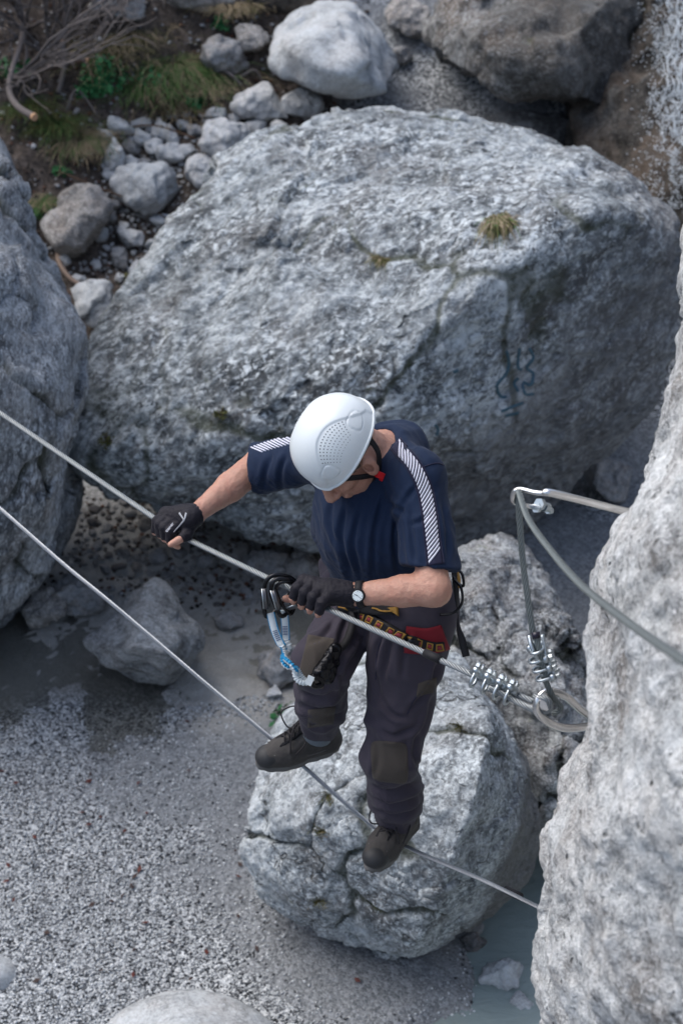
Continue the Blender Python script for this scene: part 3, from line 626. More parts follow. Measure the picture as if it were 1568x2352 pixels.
class SDF:
    def __init__(s, pts, pad, h):
        pts = np.array(pts); s.lo = pts.min(0)-pad; s.hi = pts.max(0)+pad; s.h = h
        s.n = np.ceil((s.hi-s.lo)/h).astype(int)+1; s.D = np.ones(s.n)
    def blk(s, lo, hi):
        a = np.clip(np.floor((lo-s.lo)/s.h).astype(int), 0, s.n-1); b = np.clip(np.ceil((hi-s.lo)/s.h).astype(int)+1, 1, s.n)
        g = np.stack(np.meshgrid(*[s.lo[k]+np.arange(a[k], b[k])*s.h for k in range(3)], indexing='ij'), -1)
        return tuple(slice(a[k], b[k]) for k in range(3)), g
    def put(s, sl, d, k, sub=False):
        A = s.D[sl]
        if sub: s.D[sl] = np.maximum(A, -d); return
        if k > 0: h = np.clip(k-np.abs(A-d), 0, None)/k; s.D[sl] = np.minimum(A, d)-h*h*k*.25
        else: s.D[sl] = np.minimum(A, d)
    def cone(s, a, b, ra, rb, k=.012, fl=None, cut=None, sub=False, bulge=0, pad=.03):
        a = np.asarray(a, float); b = np.asarray(b, float); r = max(ra, rb)+abs(bulge)+k+pad
        sl, g = s.blk(np.minimum(a, b)-r, np.maximum(a, b)+r); ab = b-a
        t = np.clip(((g-a) @ ab)/(ab @ ab+1e-12), 0, 1); w_ = g-a-t[..., None]*ab
        if fl is not None:
            ax, f = fl; w_ = w_+((w_ @ ax)*(f-1))[..., None]*ax
        d = np.linalg.norm(w_, axis=-1)-(ra+(rb-ra)*t+bulge*np.sin(math.pi*t))
        if fl is not None: d = d/max(1, fl[1])**.5
        for c in (cut or []): d = np.maximum(d, (g-c[0]) @ c[1])
        s.put(sl, d, k, sub)
    def ell(s, c, A, r, k=.012, sub=False, cut=None, pad=.03):
        c = np.asarray(c, float); A = np.array([nrm(v) for v in A]); r = np.asarray(r, float); R = r.max()+k+pad
        sl, g = s.blk(c-R, c+R); q = (g-c) @ A.T
        k0 = np.linalg.norm(q/r, axis=-1); k1 = np.linalg.norm(q/r**2, axis=-1)+1e-9; d = k0*(k0-1)/k1
        for c_ in (cut or []): d = np.maximum(d, (g-c_[0]) @ c_[1])
        s.put(sl, d, k, sub)
    def chain(s, pts, rs, k=.01, **kw):
        for i in range(len(pts)-1): s.cone(pts[i], pts[i+1], rs[i], rs[i+1], k, **kw)
    def mesh(s): return surface_nets(s.D, s.lo, s.h)
def lapl(V, F, n=1, f=.5):
    for _ in range(n):
        S_ = np.zeros_like(V); c = np.zeros(len(V))
        for k in range(4):
            a, b = F[:, k], F[:, (k+1) % 4]
            np.add.at(S_, a, V[b]); np.add.at(S_, b, V[a]); np.add.at(c, a, 1); np.add.at(c, b, 1)
        V = V*(1-f)+f*S_/c[:, None]
    return V
def bvh(V, F): return BVHTree.FromPolygons([Vector(v) for v in V], [tuple(int(i) for i in f) for f in F])
def hit(tree, px, py, off=0.):
    o = Vector(CC); v = Vector(P(px, py, 1.)-CC).normalized(); r = tree.ray_cast(o, v)
    if r[0] is None: return None, None
    n = r[1] if r[1].dot(v) < 0 else -r[1]
    return np.array(r[0]+n*off), np.array(n)
def drape(tree, fn, nu, nv, off=.002, th=.0015):
    """a thin layer of cloth lying on the surface; fn(u,v) gives where it runs, u,v in 0..1"""
    V = np.full((nu+1, nv+1, 3), np.nan); N = np.zeros((nu+1, nv+1, 3))
    for i in range(nu+1):
        for j in range(nv+1):
            p, n = hit(tree, *fn(i/nu, j/nv), off)
            if p is not None: V[i, j] = p; N[i, j] = n
    ok = ~np.isnan(V[..., 0]); idx = -np.ones(ok.shape, int); idx[ok] = np.arange(ok.sum()); P1 = V[ok]; n = len(P1); P0 = P1-N[ok]*(th+off)
    F = []; edges = {}
    for i in range(nu):
        for j in range(nv):
            q = [idx[i, j], idx[i+1, j], idx[i+1, j+1], idx[i, j+1]]
            if min(q) < 0: continue
            pts = P1[q]
            if max(np.linalg.norm(pts[a]-pts[(a+1) % 4]) for a in range(4)) > .06: continue
            F.append(tuple(q))
            for a in range(4):
                e = (q[a], q[(a+1) % 4]); edges[e] = 1
    for (a, b) in list(edges):
        if (b, a) not in edges: F.append((b, a, a+n, b+n))
    return np.vstack([P1, P0]), F
def bilin(c):
    c = np.array(c, float)
    return lambda u, v: tuple((c[0]*(1-u)+c[1]*u)*(1-v)+(c[3]*(1-u)+c[2]*u)*v)
def band(ctr, wid):
    ctr = spline([(x, y, 0) for x, y in ctr], 8)[:, :2]; s = np.concatenate([[0], np.cumsum(np.linalg.norm(np.diff(ctr, axis=0), axis=1))]); s /= s[-1]
    T = np.gradient(ctr, axis=0); T /= np.linalg.norm(T, axis=1)[:, None]; Nn = np.stack([-T[:, 1], T[:, 0]], 1)
    wd = np.broadcast_to(np.asarray(wid, float), (2,)) if np.ndim(wid) else np.array([wid, wid])
    def f(u, v):
        q = np.array([np.interp(u, s, ctr[:, 0]), np.interp(u, s, ctr[:, 1])]); n = np.array([np.interp(u, s, Nn[:, 0]), np.interp(u, s, Nn[:, 1])])
        return tuple(q+n*(v-.5)*(wd[0]*(1-u)+wd[1]*u))
    return f

# cloth, skin and metal
skin = NT('skin'); n1 = skin.noise(14, 5, .6); n2 = skin.noise(220, 3, .7)
skc = skin.mix(n1, (.38, .19, .13), (.53, .32, .235)); skc = skin.mix(skin.math('MULTIPLY', skin.ramp(skin.noise(38, 6, .75), [(.4, 0.), (.65, 1.)]), .45), skc, (.42, .17, .12)); skc = skin.mix(skin.math('MULTIPLY', n2, .4), skc, (.24, .12, .09))
skin.bump(skin.math('ADD', n2, skin.noise(60, 5, .7)), .6, .003); skin.b.inputs['Subsurface Weight'].default_value = .08; skin.b.inputs['Subsurface Radius'].default_value = (.01, .004, .002)
SKIN = skin.done(skc, .5, 0, .4)
def cloth(name, c, rough=.8, wv=900, var=.12, bump=.4):
    m = NT(name); n = m.noise(7, 5, .6); f = m.noise(wv, 2, .5)
    col = m.mix(n, tuple(x*(1-var) for x in c), tuple(x*(1+var) for x in c)); col = m.mix(m.math('MULTIPLY', f, .35), col, tuple(x*.5 for x in c))
    m.bump(f, bump, .001); m.b.inputs['Sheen Weight'].default_value = .04; return m.done(col, rough, 0, .2)
NAVY = cloth('navy_jersey', (.007, .017, .045)); NAVY2 = cloth('navy_trim', (.02, .02, .045)); WHT = cloth('white_print', (.62, .63, .72), .7, 900, .05)
TRO = cloth('trouser_cloth', (.042, .036, .05), .75); PATCH = cloth('knee_patch_cloth', (.066, .056, .048), .95, 420, .25, .9)
GLV = cloth('glove_cloth', (.009, .008, .013), .65); BLK = plain('black_webbing', (.008, .008, .01), .7, 0, .3); BLKP = plain('black_anodised', (.01, .01, .012), .25, .6, .5)
RED = cloth('red_padding', (.17, .012, .02)); YEL = plain('yellow_weave', (.27, .145, .025), .7); REDW = plain('dark_red_weave', (.2, .02, .03), .7)
HELM = plain('helmet_shell', (.60, .64, .65), .32, 0, .5, .03, 12); HOLE = plain('vent_dark', (.05, .055, .06), .8)
SOCK = cloth('grey_sock', (.12, .15, .18)); HAIRM = plain('grey_hair', (.1, .085, .075), .8, 0, .2, .4, 200)
LEA = NT('shoe_leather'); ln = LEA.noise(35, 6, .7); LEA.bump(ln, .4, .003); LEAM = LEA.done(LEA.mix(ln, (.02, .019, .019), (.07, .064, .060)), .75, 0, .3)
RUB = plain('black_rubber', (.02, .021, .023), .62, 0, .4, .3, 25); SOLE = plain('worn_sole', (.11, .108, .105), .8, 0, .3, .4, 30); LACE = plain('shoe_lace', (.02, .018, .02), .8, 0, .3, .6, 300)
STEEL = plain('wire_steel', (.235, .25, .255), .45, .9, .5, .25, 60); BRIGHT = plain('zinc_plated', (.42, .46, .48), .33, 1., .5, .15, 30, .2); RODM = plain('brushed_rod', (.66, .64, .62), .24, 1., .5, .2, 14, .2, .001, (1, 1, 1))
DULL = plain('aged_wire', (.16, .18, .18), .55, .6, .4, .2, 60)

# joints
shR = P(735, 1048, 5.58); elR = P(596, 1066, 5.82); wrR = P(447, 1183, 5.62)
shL = P(958, 1097, 5.38); elL = P(998, 1352, 5.28); wrL = P(812, 1366, 5.33)
headc = P(784, 1044, 5.36); nkb = P(884, 1036, 5.52)
hipR = P(838, 1385, 5.84); hipL = P(952, 1412, 5.62); pel = (hipR+hipL)/2+cv(0, .03, 0)
knR = P(738, 1525, 5.60); anR = P(735, 1660, 6.02); knL = P(898, 1735, 5.72); anL = P(912, 1868, 6.04)
mid = (shR+shL)/2
Lx = nrm(shL-shR); Tz = nrm(mid-pel); Tz = nrm(Tz-Lx*(Tz @ Lx)); Fw = np.cross(Lx, Tz)
person = empty('person', tuple(np.array([pel[0], pel[1], 1.85])), 'man in white helmet, navy shirt and dark trousers balancing on the lower cable', 'person')

def rope_at(pts, x):
    a = np.array(pts, float); d = 1/np.interp(x, a[:, 0], 1/a[:, 2]); return P(x, np.interp(x, a[:, 0], a[:, 1]), d)
UC = [(-260, 772, 6.35), (0, 948, 6.12), (355, 1190, 5.69), (412, 1228, 5.63), (620, 1330, 5.42), (663, 1350, 5.39), (740, 1392, 5.32), (1000, 1511, 5.10), (1150, 1580, 4.98), (1225, 1612, 4.93)]
LC = [(-260, 940, 6.75), (0, 1167, 6.5), (140, 1290, 6.39), (234, 1367, 6.32), (328, 1446, 6.27), (468, 1566, 6.2), (605, 1681, 6.14), (668, 1735, 6.13), (850, 1893, 6.08), (945, 1950, 6.03), (1100, 2018, 5.85), (1180, 2056, 5.75), (1290, 2110, 5.55)]
ucp = spline([P(*q) for q in UC], 30); lcp = spline([P(*q) for q in LC], 30)

# --- hands
def hand(cL, cR, flip, wrist, tips_skin=True):
    """grip: four fingers spaced along the cable from cL to cR (cable points), returns chains of joints"""
    out = []; sp = np.linspace(0, 1, 4)
    return [cL*(1-t)+cR*t for t in sp]
upn = cv(0, 1, 0)
h2 = hand(rope_at(UC, 680), rope_at(UC, 738), 0, wrL)
F2 = []
for i, c in enumerate(h2):
    j = [0, .004, .003, -.004][i]
    F2.append([c+cv(.022, .030+j, -.010), c+cv(.002, .010+j*.5, -.037-j), c+cv(-.007, -.017, -.026), c+cv(-.008, -.026-j*.5, -.010)])
T2 = [wrL+cv(-.035, -.008, .01), rope_at(UC, 705)+cv(0, -.018, .03), rope_at(UC, 672)+cv(0, -.024, .012), rope_at(UC, 662)+cv(-.008, -.03, -.004)]
h1 = hand(rope_at(UC, 370), rope_at(UC, 404), 0, wrR)
F1 = []
for i, c in enumerate(h1):
    j = [-.003, .003, .004, 0][i]
    F1.append([c+cv(.016, .030+j, -.018), c+cv(-.010-j, .004, -.036), c+cv(-.014, -.026, -.018), c+cv(-.004+.003*i, -.034-.002*i, .002)])
T1 = [wrR+cv(-.012, -.028, -.008), P(430, 1228, 5.60), P(412, 1240, 5.585), P(392, 1250, 5.58)]
def put_hand(sd, Fg, Th, wr, g=0., upto=4, palm=True, k=.006):
    rr = [.0115, .0110, .0100, .0085]
    for q in Fg:
        for a in range(min(upto, 3)): sd.cone(q[a], q[a+1] if upto >= 3 or a < upto-1 else q[a]*.15+q[a+1]*.85, rr[a]+g, rr[a+1]+g, k)
    if palm:
        base = wr
        for i, q in enumerate(Fg):
            sd.cone(wr*.72+q[0]*.28, q[0], .019+g, .0125+g, .014)
        for i in range(3): sd.cone(Fg[i][0], Fg[i+1][0], .011+g, .011+g, .01)
        mp = (Fg[1][0]+Fg[2][0])/2; sd.cone(wr*.85+mp*.15, mp*.6+wr*.4, .024+g, .024+g, .02)
        sd.cone(wr, wr*.8+mp*.2, .026+g, .024+g, .012)
        sd.cone(Th[0], Th[1], .016+g, .0125+g, .012)
    if upto >= 3: sd.cone(Th[1], Th[2], .0125, .0105, .006); sd.cone(Th[2], Th[3], .0105, .0088, .006)
    else: sd.cone(Th[1], Th[1]*.5+Th[2]*.5, .0125+g, .0115+g, .004)

# --- the skin: one continuous body (arms, hands, neck, head, trunk and legs under the clothes)
hf = nrm(cv(-.46, -.87, .10)); hu0 = cv(-.70, .20, -.68); hu = nrm(hu0-hf*(hu0 @ hf)); hl = nrm(np.cross(hu, hf))
def HP(f, l, u): return headc+hf*f+hl*l+hu*u
allp = [shR, shL, elR, elL, wrR, wrL, headc, P(385, 1250, 5.5), P(660, 1400, 5.3), hipR, hipL, headc+hu*.15, headc+hf*.15]
B = SDF(allp, .13, .0032)
B.cone(shR, elR, .050, .042, .02); B.cone(elR, elR*.55+wrR*.45, .043, .040, .02, bulge=.003); B.cone(elR*.55+wrR*.45, wrR, .040, .0265, .02, fl=(Fw*0+cv(0, 0, 1), 1.1))
B.cone(shL, elL, .050, .041, .02); B.ell(elL+cv(.004, -.010, 0), [CR, CU, CF], (.034, .036, .036), .02)
B.cone(elL+cv(-.01, 0, 0), elL*.6+wrL*.4, .041, .0405, .02, bulge=.003); B.cone(elL*.6+wrL*.4, wrL, .0405, .028, .02, fl=(CF, 1.1))
put_hand(B, F1, T1, wrR); put_hand(B, F2, T2, wrL)
B.cone(shR, shL, .06, .06, .04); B.cone(mid-Tz*.1, pel, .11, .10, .04); B.cone(mid, nkb, .06, .058, .04)
B.cone(nkb-Tz*.02, HP(-.045, 0, -.035), .056, .053, .025); B.cone(nkb, HP(.0, 0, -.07), .05, .045, .02)
# head
B.ell(HP(-.012, 0, .015), [hf, hl, hu], (.098, .077, .095), .02)
B.ell(HP(.035, 0, -.05), [hf, hl, hu], (.062, .055, .062), .03)
B.cone(HP(-.03, .052, -.035), HP(.055, .022, -.098), .022, .02, .03); B.cone(HP(-.03, -.052, -.035), HP(.055, -.022, -.098), .022, .02, .03)
B.ell(HP(.082, 0, -.1), [hf, hl, hu], (.02, .022, .018), .02)                       # chin
B.cone(HP(.055, -.036, .022), HP(.055, .036, .022), .034, .034, .015)                # brow
for s_ in (1, -1):
    B.ell(HP(.056, .042*s_, -.022), [hf, hl, hu], (.03, .024, .022), .014)            # cheek bone
    B.ell(HP(.088, .031*s_, .0), [hf, hl, hu], (.016, .016, .011), .008, sub=True)     # eye socket
    B.ell(HP(.076, .031*s_, .0), [hf, hl, hu], (.0125, .0125, .0125), .003)            # eyeball
    B.ell(HP(-.012, .084*s_, -.034), [nrm(hf+hu*.15), nrm(hl-hf*.3), nrm(hu-hf*.15)], (.021, .012, .035), .006)   # ear
    B.ell(HP(-.006, .090*s_, -.026), [hf, hl, hu], (.0095, .009, .019), .004, sub=True)
    B.ell(HP(.103, .013*s_, -.047), [hf, hl, hu], (.011, .009, .009), .006)             # nostril wing
B.cone(HP(.092, 0, .012), HP(.120, 0, -.038), .010, .0145, .014); B.ell(HP(.119, 0, -.041), [hf, hl, hu], (.013, .012, .011), .008)
B.cone(HP(.094, -.02, -.071), HP(.094, .02, -.071), .0075, .0075, .006, bulge=.002); B.cone(HP(.092, -.017, -.081), HP(.092, .017, -.081), .008, .008, .006, bulge=.002)
B.cone(hipR, knR, .075, .05, .03); B.cone(hipL, knL, .075, .05, .03)
bV, bF = B.mesh(); del B; bN = vnormals(bV, bF[:, :3]); bV = bV+bN*(.0022*fbm(bV*22, 3, 61)+.0012*fbm(bV*55, 2, 62, .5, True))[:, None]
body = obj('body', bV, bF, SKIN, person); btree = bvh(bV, bF)
# hair under the helmet rim
Hh = SDF([headc], .17, .004); Hh.ell(HP(-.016, 0, .018), [hf, hl, hu], (.1, .0795, .096), 0, cut=[(HP(.04, 0, 0), nrm(hf*.9-hu*.35))]); hV, hF = Hh.mesh()
obj('hair', hV, hF, HAIRM, person)

hb_V = []; hb_F = []; rh = np.random.RandomState(4); bN = vnormals(bV, bF[:, :3])
for e0_, w0_ in ((elR, wrR), (elL, wrL)):
    ax = w0_-e0_; t = ((bV-e0_) @ ax)/(ax @ ax); rr_ = np.linalg.norm((bV-e0_)-t[:, None]*ax, axis=1)
    ids = np.where((t > -.05) & (t < .88) & (rr_ < .06))[0]; ids = rh.choice(ids, 3600)
    for i_ in ids:
        p0, n0 = bV[i_], bN[i_]; d0 = nrm(nrm(ax)*.6+n0*.5+rh.normal(size=3)*.5-CU*.3); sd0 = nrm(np.cross(d0, n0))*.0005; o0 = len(hb_V); L0 = rh.uniform(.006, .015)
        hb_V += [p0-sd0, p0+sd0, p0+d0*L0]; hb_F.append((o0, o0+1, o0+2))
tag(obj('arm_hair', np.array(hb_V), np.array(hb_F), plain('body_hair', (.05, .03, .02), .6), body), kind='stuff')
def crease(V, N, lines, depth=.007, sg=5.5):
    q = V-CC; d = q @ CF; px = W0/2+(q @ CR)/d*FPX; py = H0/2-(q @ CU)/d*FPX; front = sstep(.25, -.15, N @ CF); out = np.zeros(len(V))
    for ln_ in lines:
        k = 1.; 
        if isinstance(ln_[0], (int, float)): k = ln_[0]; ln_ = ln_[1:]
        c = spline([(a, b, 0) for a, b in ln_], 8)[:, :2]; n = len(c); best = np.full(len(V), 1e9); tt = np.zeros(len(V)); sg_ = np.zeros(len(V))
        for i in range(n-1):
            a, e = c[i], c[i+1]-c[i]; t = np.clip(((px-a[0])*e[0]+(py-a[1])*e[1])/(e @ e), 0, 1)
            dx, dy = px-a[0]-t*e[0], py-a[1]-t*e[1]; dd = dx*dx+dy*dy; m = dd < best
            best = np.where(m, dd, best); tt = np.where(m, (i+t)/(n-1), tt); sg_ = np.where(m, np.sign(e[0]*dy-e[1]*dx), sg_)
        u = np.sqrt(best)*sg_; w_ = sstep(0, .25, tt)*sstep(1, .75, tt)+.12
        w_ = np.where((best > 900), 0, w_)
        out += k*depth*w_*(-np.exp(-(u/sg)**2)+.75*np.exp(-((u-1.9*sg)/(1.3*sg))**2)+.35*np.exp(-((u+1.9*sg)/(1.3*sg))**2))
    return out*front

# --- gloves
for nm, Fg, Th, wr, el in (('glove', F1, T1, wrR, elR), ('glove', F2, T2, wrL, elL)):
    gsd = SDF([q for f in Fg for q in f]+[wr, Th[1]], .05, .0022)
    put_hand(gsd, Fg, Th, wr, .0035, 2); a_ = nrm(el-wr)
    gsd.cone(wr-a_*.02, wr-a_*.002, .0315, .0325, .006, cut=[(wr-a_*.001, a_)])
    V, F = gsd.mesh(); Nn = vnormals(V, F[:, :3]); V = V+Nn*(.0014*fbm(V*90, 3, 5, .5, True))[:, None]
    gl_ = obj(nm, V, F, GLV, person); gt = bvh(V, F)
    if el is elR:
        gl1 = gl_; gt1 = gt
        for k_, cc in enumerate(([(428, 1178), (422, 1196), (399, 1222)], [(412, 1178), (420, 1190), (424, 1197)])):
            V, F = drape(gt, band(cc, (4, 2.2)), 14, 2, .0012, .001); obj('reflective_mark', V, F, plain('reflective_grey', (.3, .31, .33), .5), gl_)
        cu = bpy.data.curves.new('lettering', 'FONT'); cu.body = 'ziener'; cu.size = .014; cu.extrude = .0003; cu.align_x = 'CENTER'; cu.align_y = 'CENTER'
        to = bpy.data.objects.new('tmp', cu); COL.objects.link(to); dg = bpy.context.evaluated_depsgraph_get(); me = bpy.data.meshes.new_from_object(to.evaluated_get(dg)); bpy.data.objects.remove(to)
        p0, n0 = hit(gt, 390, 1212, .002)
        if p0 is not None:
            xd = nrm(P(383, 1226, 5.6)-P(396, 1200, 5.6)); xd = -nrm(xd-n0*(xd @ n0)); yd = np.cross(n0, xd)
            cw = [p0+xd*v.co[0]+yd*v.co[1]+n0*v.co[2] for v in me.vertices]
            obj('lettering', cw, [tuple(p.vertices) for p in me.polygons], plain('letter_grey', (.45, .46, .5), .6), gl_, smooth=False)
    else: gl2 = gl_; gt2 = gt

# --- shirt
hemc = P(885, 1322, 5.66); hemn = nrm(-Tz*.85-Fw*.2)
Sd = SDF([shR, shL, elR, elL, hemc, nkb, mid], .2, .0045)
Sd.cone(shR+cv(.02, 0, 0), shL-cv(.0, 0, 0), .062, .064, .05)
na = nrm(HP(-.045, 0, -.035)-nkb)
Sd.cone(nkb-na*.07, nkb+na*.02, .095, .064, .04, cut=[(nkb+na*.008, na)]); Sd.cone(nkb-na*.03, shL, .052, .055, .05); Sd.cone(nkb-na*.03, shR, .052, .055, .05); Sd.ell(mid-Tz*.05-Fw*.05, [Lx, Tz, Fw], (.125, .09, .065), .05)
Sd.cone(mid-Tz*.14+Fw*.02, mid-Tz*.20+Fw*.015, .160, .175, .06, fl=(Fw, 1.30))
Sd.cone(mid-Tz*.20+Fw*.015, hemc-Tz*.06+Fw*.0, .172, .160, .05, fl=(Fw, 1.22), cut=[(hemc, hemn)])
def sleeve(a, b, e, ra, rb, hem, hn, k=.035): Sd.cone(a, b, ra, rb, k, cut=[(hem, hn)])
hl_ = P(985, 1302, 5.33); hln = nrm(cv(-.10, -1, .0)); Sd.cone(shL, hl_+nrm(elL-shL)*.07-cv(.0, 0, 0), .068, .079, .03, cut=[(hl_, hln)])
hr_ = P(586, 1078, 5.82); hrn = nrm(cv(-1, -.08, .1)); Sd.cone(shR+cv(.02, 0, 0), hr_+cv(-.06, .0, .03), .066, .066, .04, cut=[(hr_, hrn)])
Sd.cone(nkb-na*.01, nkb+na*.16, .058, .062, .0, sub=True)
sV, sF = Sd.mesh(); del Sd
sV = lapl(sV, sF, 2); Nn = vnormals(sV, sF[:, :3])
q = np.stack([(sV-mid) @ Lx, (sV-mid) @ Tz, (sV-mid) @ Fw], 1)
body_m = sstep(-.02, -.12, q[:, 1])
w1 = (fbm(q*np.array([9, 2.2, 7])+q[:, 1:2]*np.array([2.5, 0, 0]), 3, 31, .45, True)*.011+fbm(q*np.array([20, 5, 14]), 2, 32, .5, True)*.003)*body_m
arm = (sV-shL) @ nrm(elL-shL); w2 = fbm(np.stack([q[:, 0]*9, q[:, 1]*14+q[:, 0]*9, q[:, 2]*7], 1), 3, 33, .5, True)*.0065
w3 = fbm(q*5, 2, 35)*.007
fold = crease(sV, Nn, [[(925, 1160), (905, 1230), (915, 1325)], [(885, 1120), (862, 1220), (858, 1335)], [(832, 1150), (815, 1240), (832, 1330)], [(792, 1150), (788, 1230), (812, 1335)], [.8, (960, 1110), (935, 1150), (925, 1180)],
  [(942, 1165), (948, 1240), (956, 1310)], [.8, (1012, 1140), (1024, 1220), (1030, 1295)], [(660, 1040), (645, 1085), (650, 1125)], [.8, (625, 1035), (612, 1085), (606, 1125)], [.7, (895, 1010), (945, 1030), (990, 1075)],
  [.8, (760, 1140), (762, 1200), (790, 1270)], [.7, (930, 1180), (912, 1165), (890, 1150)], [.6, (985, 1180), (965, 1200), (940, 1205)]])
sV = lapl(sV+Nn*(w1+w2+w3+fold)[:, None], sF, 1)
shirt = obj('shirt', sV, sF, NAVY, person); stree = bvh(sV, sF)
bars = band([(906, 1017), (925, 1040), (950, 1070), (972, 1115), (985, 1175), (992, 1235), (1000, 1297)], (30, 34))
V, F = drape(stree, bars, 70, 6, .0012, .001); obj('sleeve_stripe', V, F, NAVY2, shirt)
def bar_mesh(f, n, slant, fill, u0=0., u1=1., nv=5):
    mb = MB()
    for i in range(n):
        a = u0+(u1-u0)*i/n; b_ = (u1-u0)/n*fill
        V, F = drape(stree, lambda u, v, a=a: f(min(1, max(0, a+b_*u-slant*(v-.5))), .07+.86*v), 2, nv, .003, .001)
        if len(F): mb.add(V, F)
    return mb
bar_mesh(bars, 27, -.10, .55, .05, .95).build('white_bar', WHT, shirt)
for f_ in (0, 1):   # piping along the stripe
    V, F = drape(stree, lambda u, v: bars(u, -.06+1.12*f_+(v-.5)*.06), 60, 1, .003, .002); obj('seam', V, F, NAVY2, shirt)
bars2 = band([(579, 1037), (605, 1028), (635, 1019), (672, 1008)], (22, 24))
bar_mesh(bars2, 11, -.22, .5, .1, 1.).build('white_bar', WHT, shirt)
V, F = drape(stree, band([(968, 1073), (1000, 1064), (1020, 1068)], 2), 20, 1, .002, .002); obj('seam', V, F, NAVY2, shirt)
nb1 = nrm(np.cross(na, Tz)); nb2 = np.cross(na, nb1)
cp = [nkb+na*.008+(nb1*math.cos(a)*.061+nb2*math.sin(a)*.061) for a in np.linspace(0, 2*math.pi, 40, endpoint=False)]
obj('collar', *tube(cp, .007, 8, True), cloth('collar_rib', (.008, .012, .03)), shirt)

# --- trousers
Td = SDF([hipR, hipL, knR, knL, anR, anL, pel+Tz*.1], .2, .0048)
Td.cone(pel+Tz*.10, pel+Tz*.0, .150, .168, .04, fl=(Fw, 1.2)); Td.cone(hipR+CU*.02, hipL+CU*.02, .105, .105, .05)
Td.cone(hipR+Tz*.02, knR, .100, .074, .03); Td.cone(knR, knR*.4+anR*.6, .082, .070, .03); Td.cone(knR*.4+anR*.6, anR+nrm(knR-anR)*.01, .070, .067, .02, cut=[(anR+nrm(knR-anR)*.002, -nrm(knR-anR))])
Td.cone(hipL, hipL*.3+knL*.7, .118, .090, .04); Td.cone(hipL*.3+knL*.7, knL, .090, .079, .03); Td.cone(knL, knL*.35+anL*.65, .080, .080, .03); Td.cone(knL*.35+anL*.65, anL+nrm(knL-anL)*.01, .078, .072, .02, cut=[(anL+nrm(knL-anL)*.008, -nrm(knL-anL))])
Td.cone(P(768, 1300, 5.9), P(800, 1360, 5.85), .045, .07, .05)
tV, tF = Td.mesh(); del Td
tV = lapl(tV, tF, 2); Nn = vnormals(tV, tF[:, :3])
def legwr(V, a, b, amp, fr, lo_, hi_, seed):
    ax = nrm(b-a); L = np.linalg.norm(b-a); t = ((V-a) @ ax)/L; r = np.linalg.norm((V-a)-((V-a) @ ax)[:, None]*ax, axis=1)
    m = sstep(lo_, lo_+.15, t)*sstep(hi_+.1, hi_, t)*sstep(.16, .12, r)
    ph = fbm((V-a)*6, 2, seed)*2.6; s_ = np.sin(t*fr+ph)
    return amp*m*(np.sqrt(1.03-s_*s_)*-2+1)*(.55+.6*fbm((V-a)*5, 2, seed+9))
ww = legwr(tV, knL, anL, .019, 10, .3, 1.0, 3)+legwr(tV, knR, anR, .019, 10, .15, 1.0, 4)+legwr(tV, hipL, knL, .013, 9, .35, 1.05, 6)+legwr(tV, hipR, knR, .012, 8, .0, .6, 7)
ww += .012*fbm(tV*np.array([6, 6, 3.]), 3, 41)+.013*fbm(np.stack([tV[:, 0]*12+tV[:, 2]*3, tV[:, 1]*12, tV[:, 2]*3.5], 1), 2, 43, .4, True)
ww = ww*.6+crease(tV, Nn, [[(884, 1450), (864, 1520), (868, 1620)], [(908, 1440), (892, 1500), (880, 1570)], [(1005, 1520), (982, 1580), (935, 1640)], [(866, 1672), (905, 1690), (965, 1662)], [1.4, (846, 1800), (900, 1818), (978, 1790)],
  [1.3, (850, 1832), (905, 1846), (976, 1818)], [(962, 1670), (950, 1735), (975, 1790)], [.8, (940, 1440), (926, 1500), (924, 1560)], [(770, 1425), (742, 1462), (695, 1480)], [1.4, (684, 1588), (730, 1602), (790, 1580)], [1.2, (680, 1615), (724, 1630), (790, 1612)],
  [(806, 1400), (785, 1450), (770, 1510)], [(845, 1450), (805, 1520), (785, 1570)], [1.1, (735, 1645), (770, 1642), (790, 1630)], [(990, 1590), (985, 1650), (960, 1700)], [.8, (870, 1600), (900, 1640), (940, 1650)], [1.2, (860, 1860), (915, 1868), (968, 1845)],
  [.8, (1020, 1500), (1000, 1550), (1006, 1600)], [.8, (860, 1700), (866, 1740), (858, 1790)], [.9, (770, 1530), (786, 1570), (782, 1600)]], .009, 6)
tV = lapl(tV+Nn*ww[:, None], tF, 1); tro = obj('trousers', tV, tF, TRO, person); ttree = bvh(tV, tF)
V, F = drape(ttree, lambda u, v: bilin([(851, 1700), (936, 1706), (936, 1802), (854, 1792)])(.5+(u-.5)*(1-.10*abs(2*v-1)**6), .5+(v-.5)*(1-.10*abs(2*u-1)**6)), 16, 18, .002, .0015); obj('knee_patch', V, F, PATCH, tro)
V, F = drape(ttree, bilin([(708, 1458), (768, 1468), (742, 1582), (680, 1572)]), 20, 22, .002, .0015); obj('knee_patch', V, F, PATCH, tro)
V, F = drape(ttree, bilin([(708, 1630), (770, 1622), (765, 1662), (706, 1672)]), 10, 8, .002, .0015); obj('cuff_patch', V, F, PATCH, tro)
V, F = drape(ttree, bilin([(960, 1570), (1002, 1555), (1000, 1590), (955, 1600)]), 8, 6, .002, .0015); obj('pocket_flap', V, F, PATCH, tro)
V, F = drape(ttree, band([(862, 1560), (866, 1500), (885, 1440)], 2.2), 20, 1, .001, .002); obj('seam', V, F, NAVY2, tro)
V, F = drape(ttree, band([(935, 1640), (955, 1600), (990, 1560)], 2.0), 20, 1, .001, .002); obj('seam', V, F, NAVY2, tro)

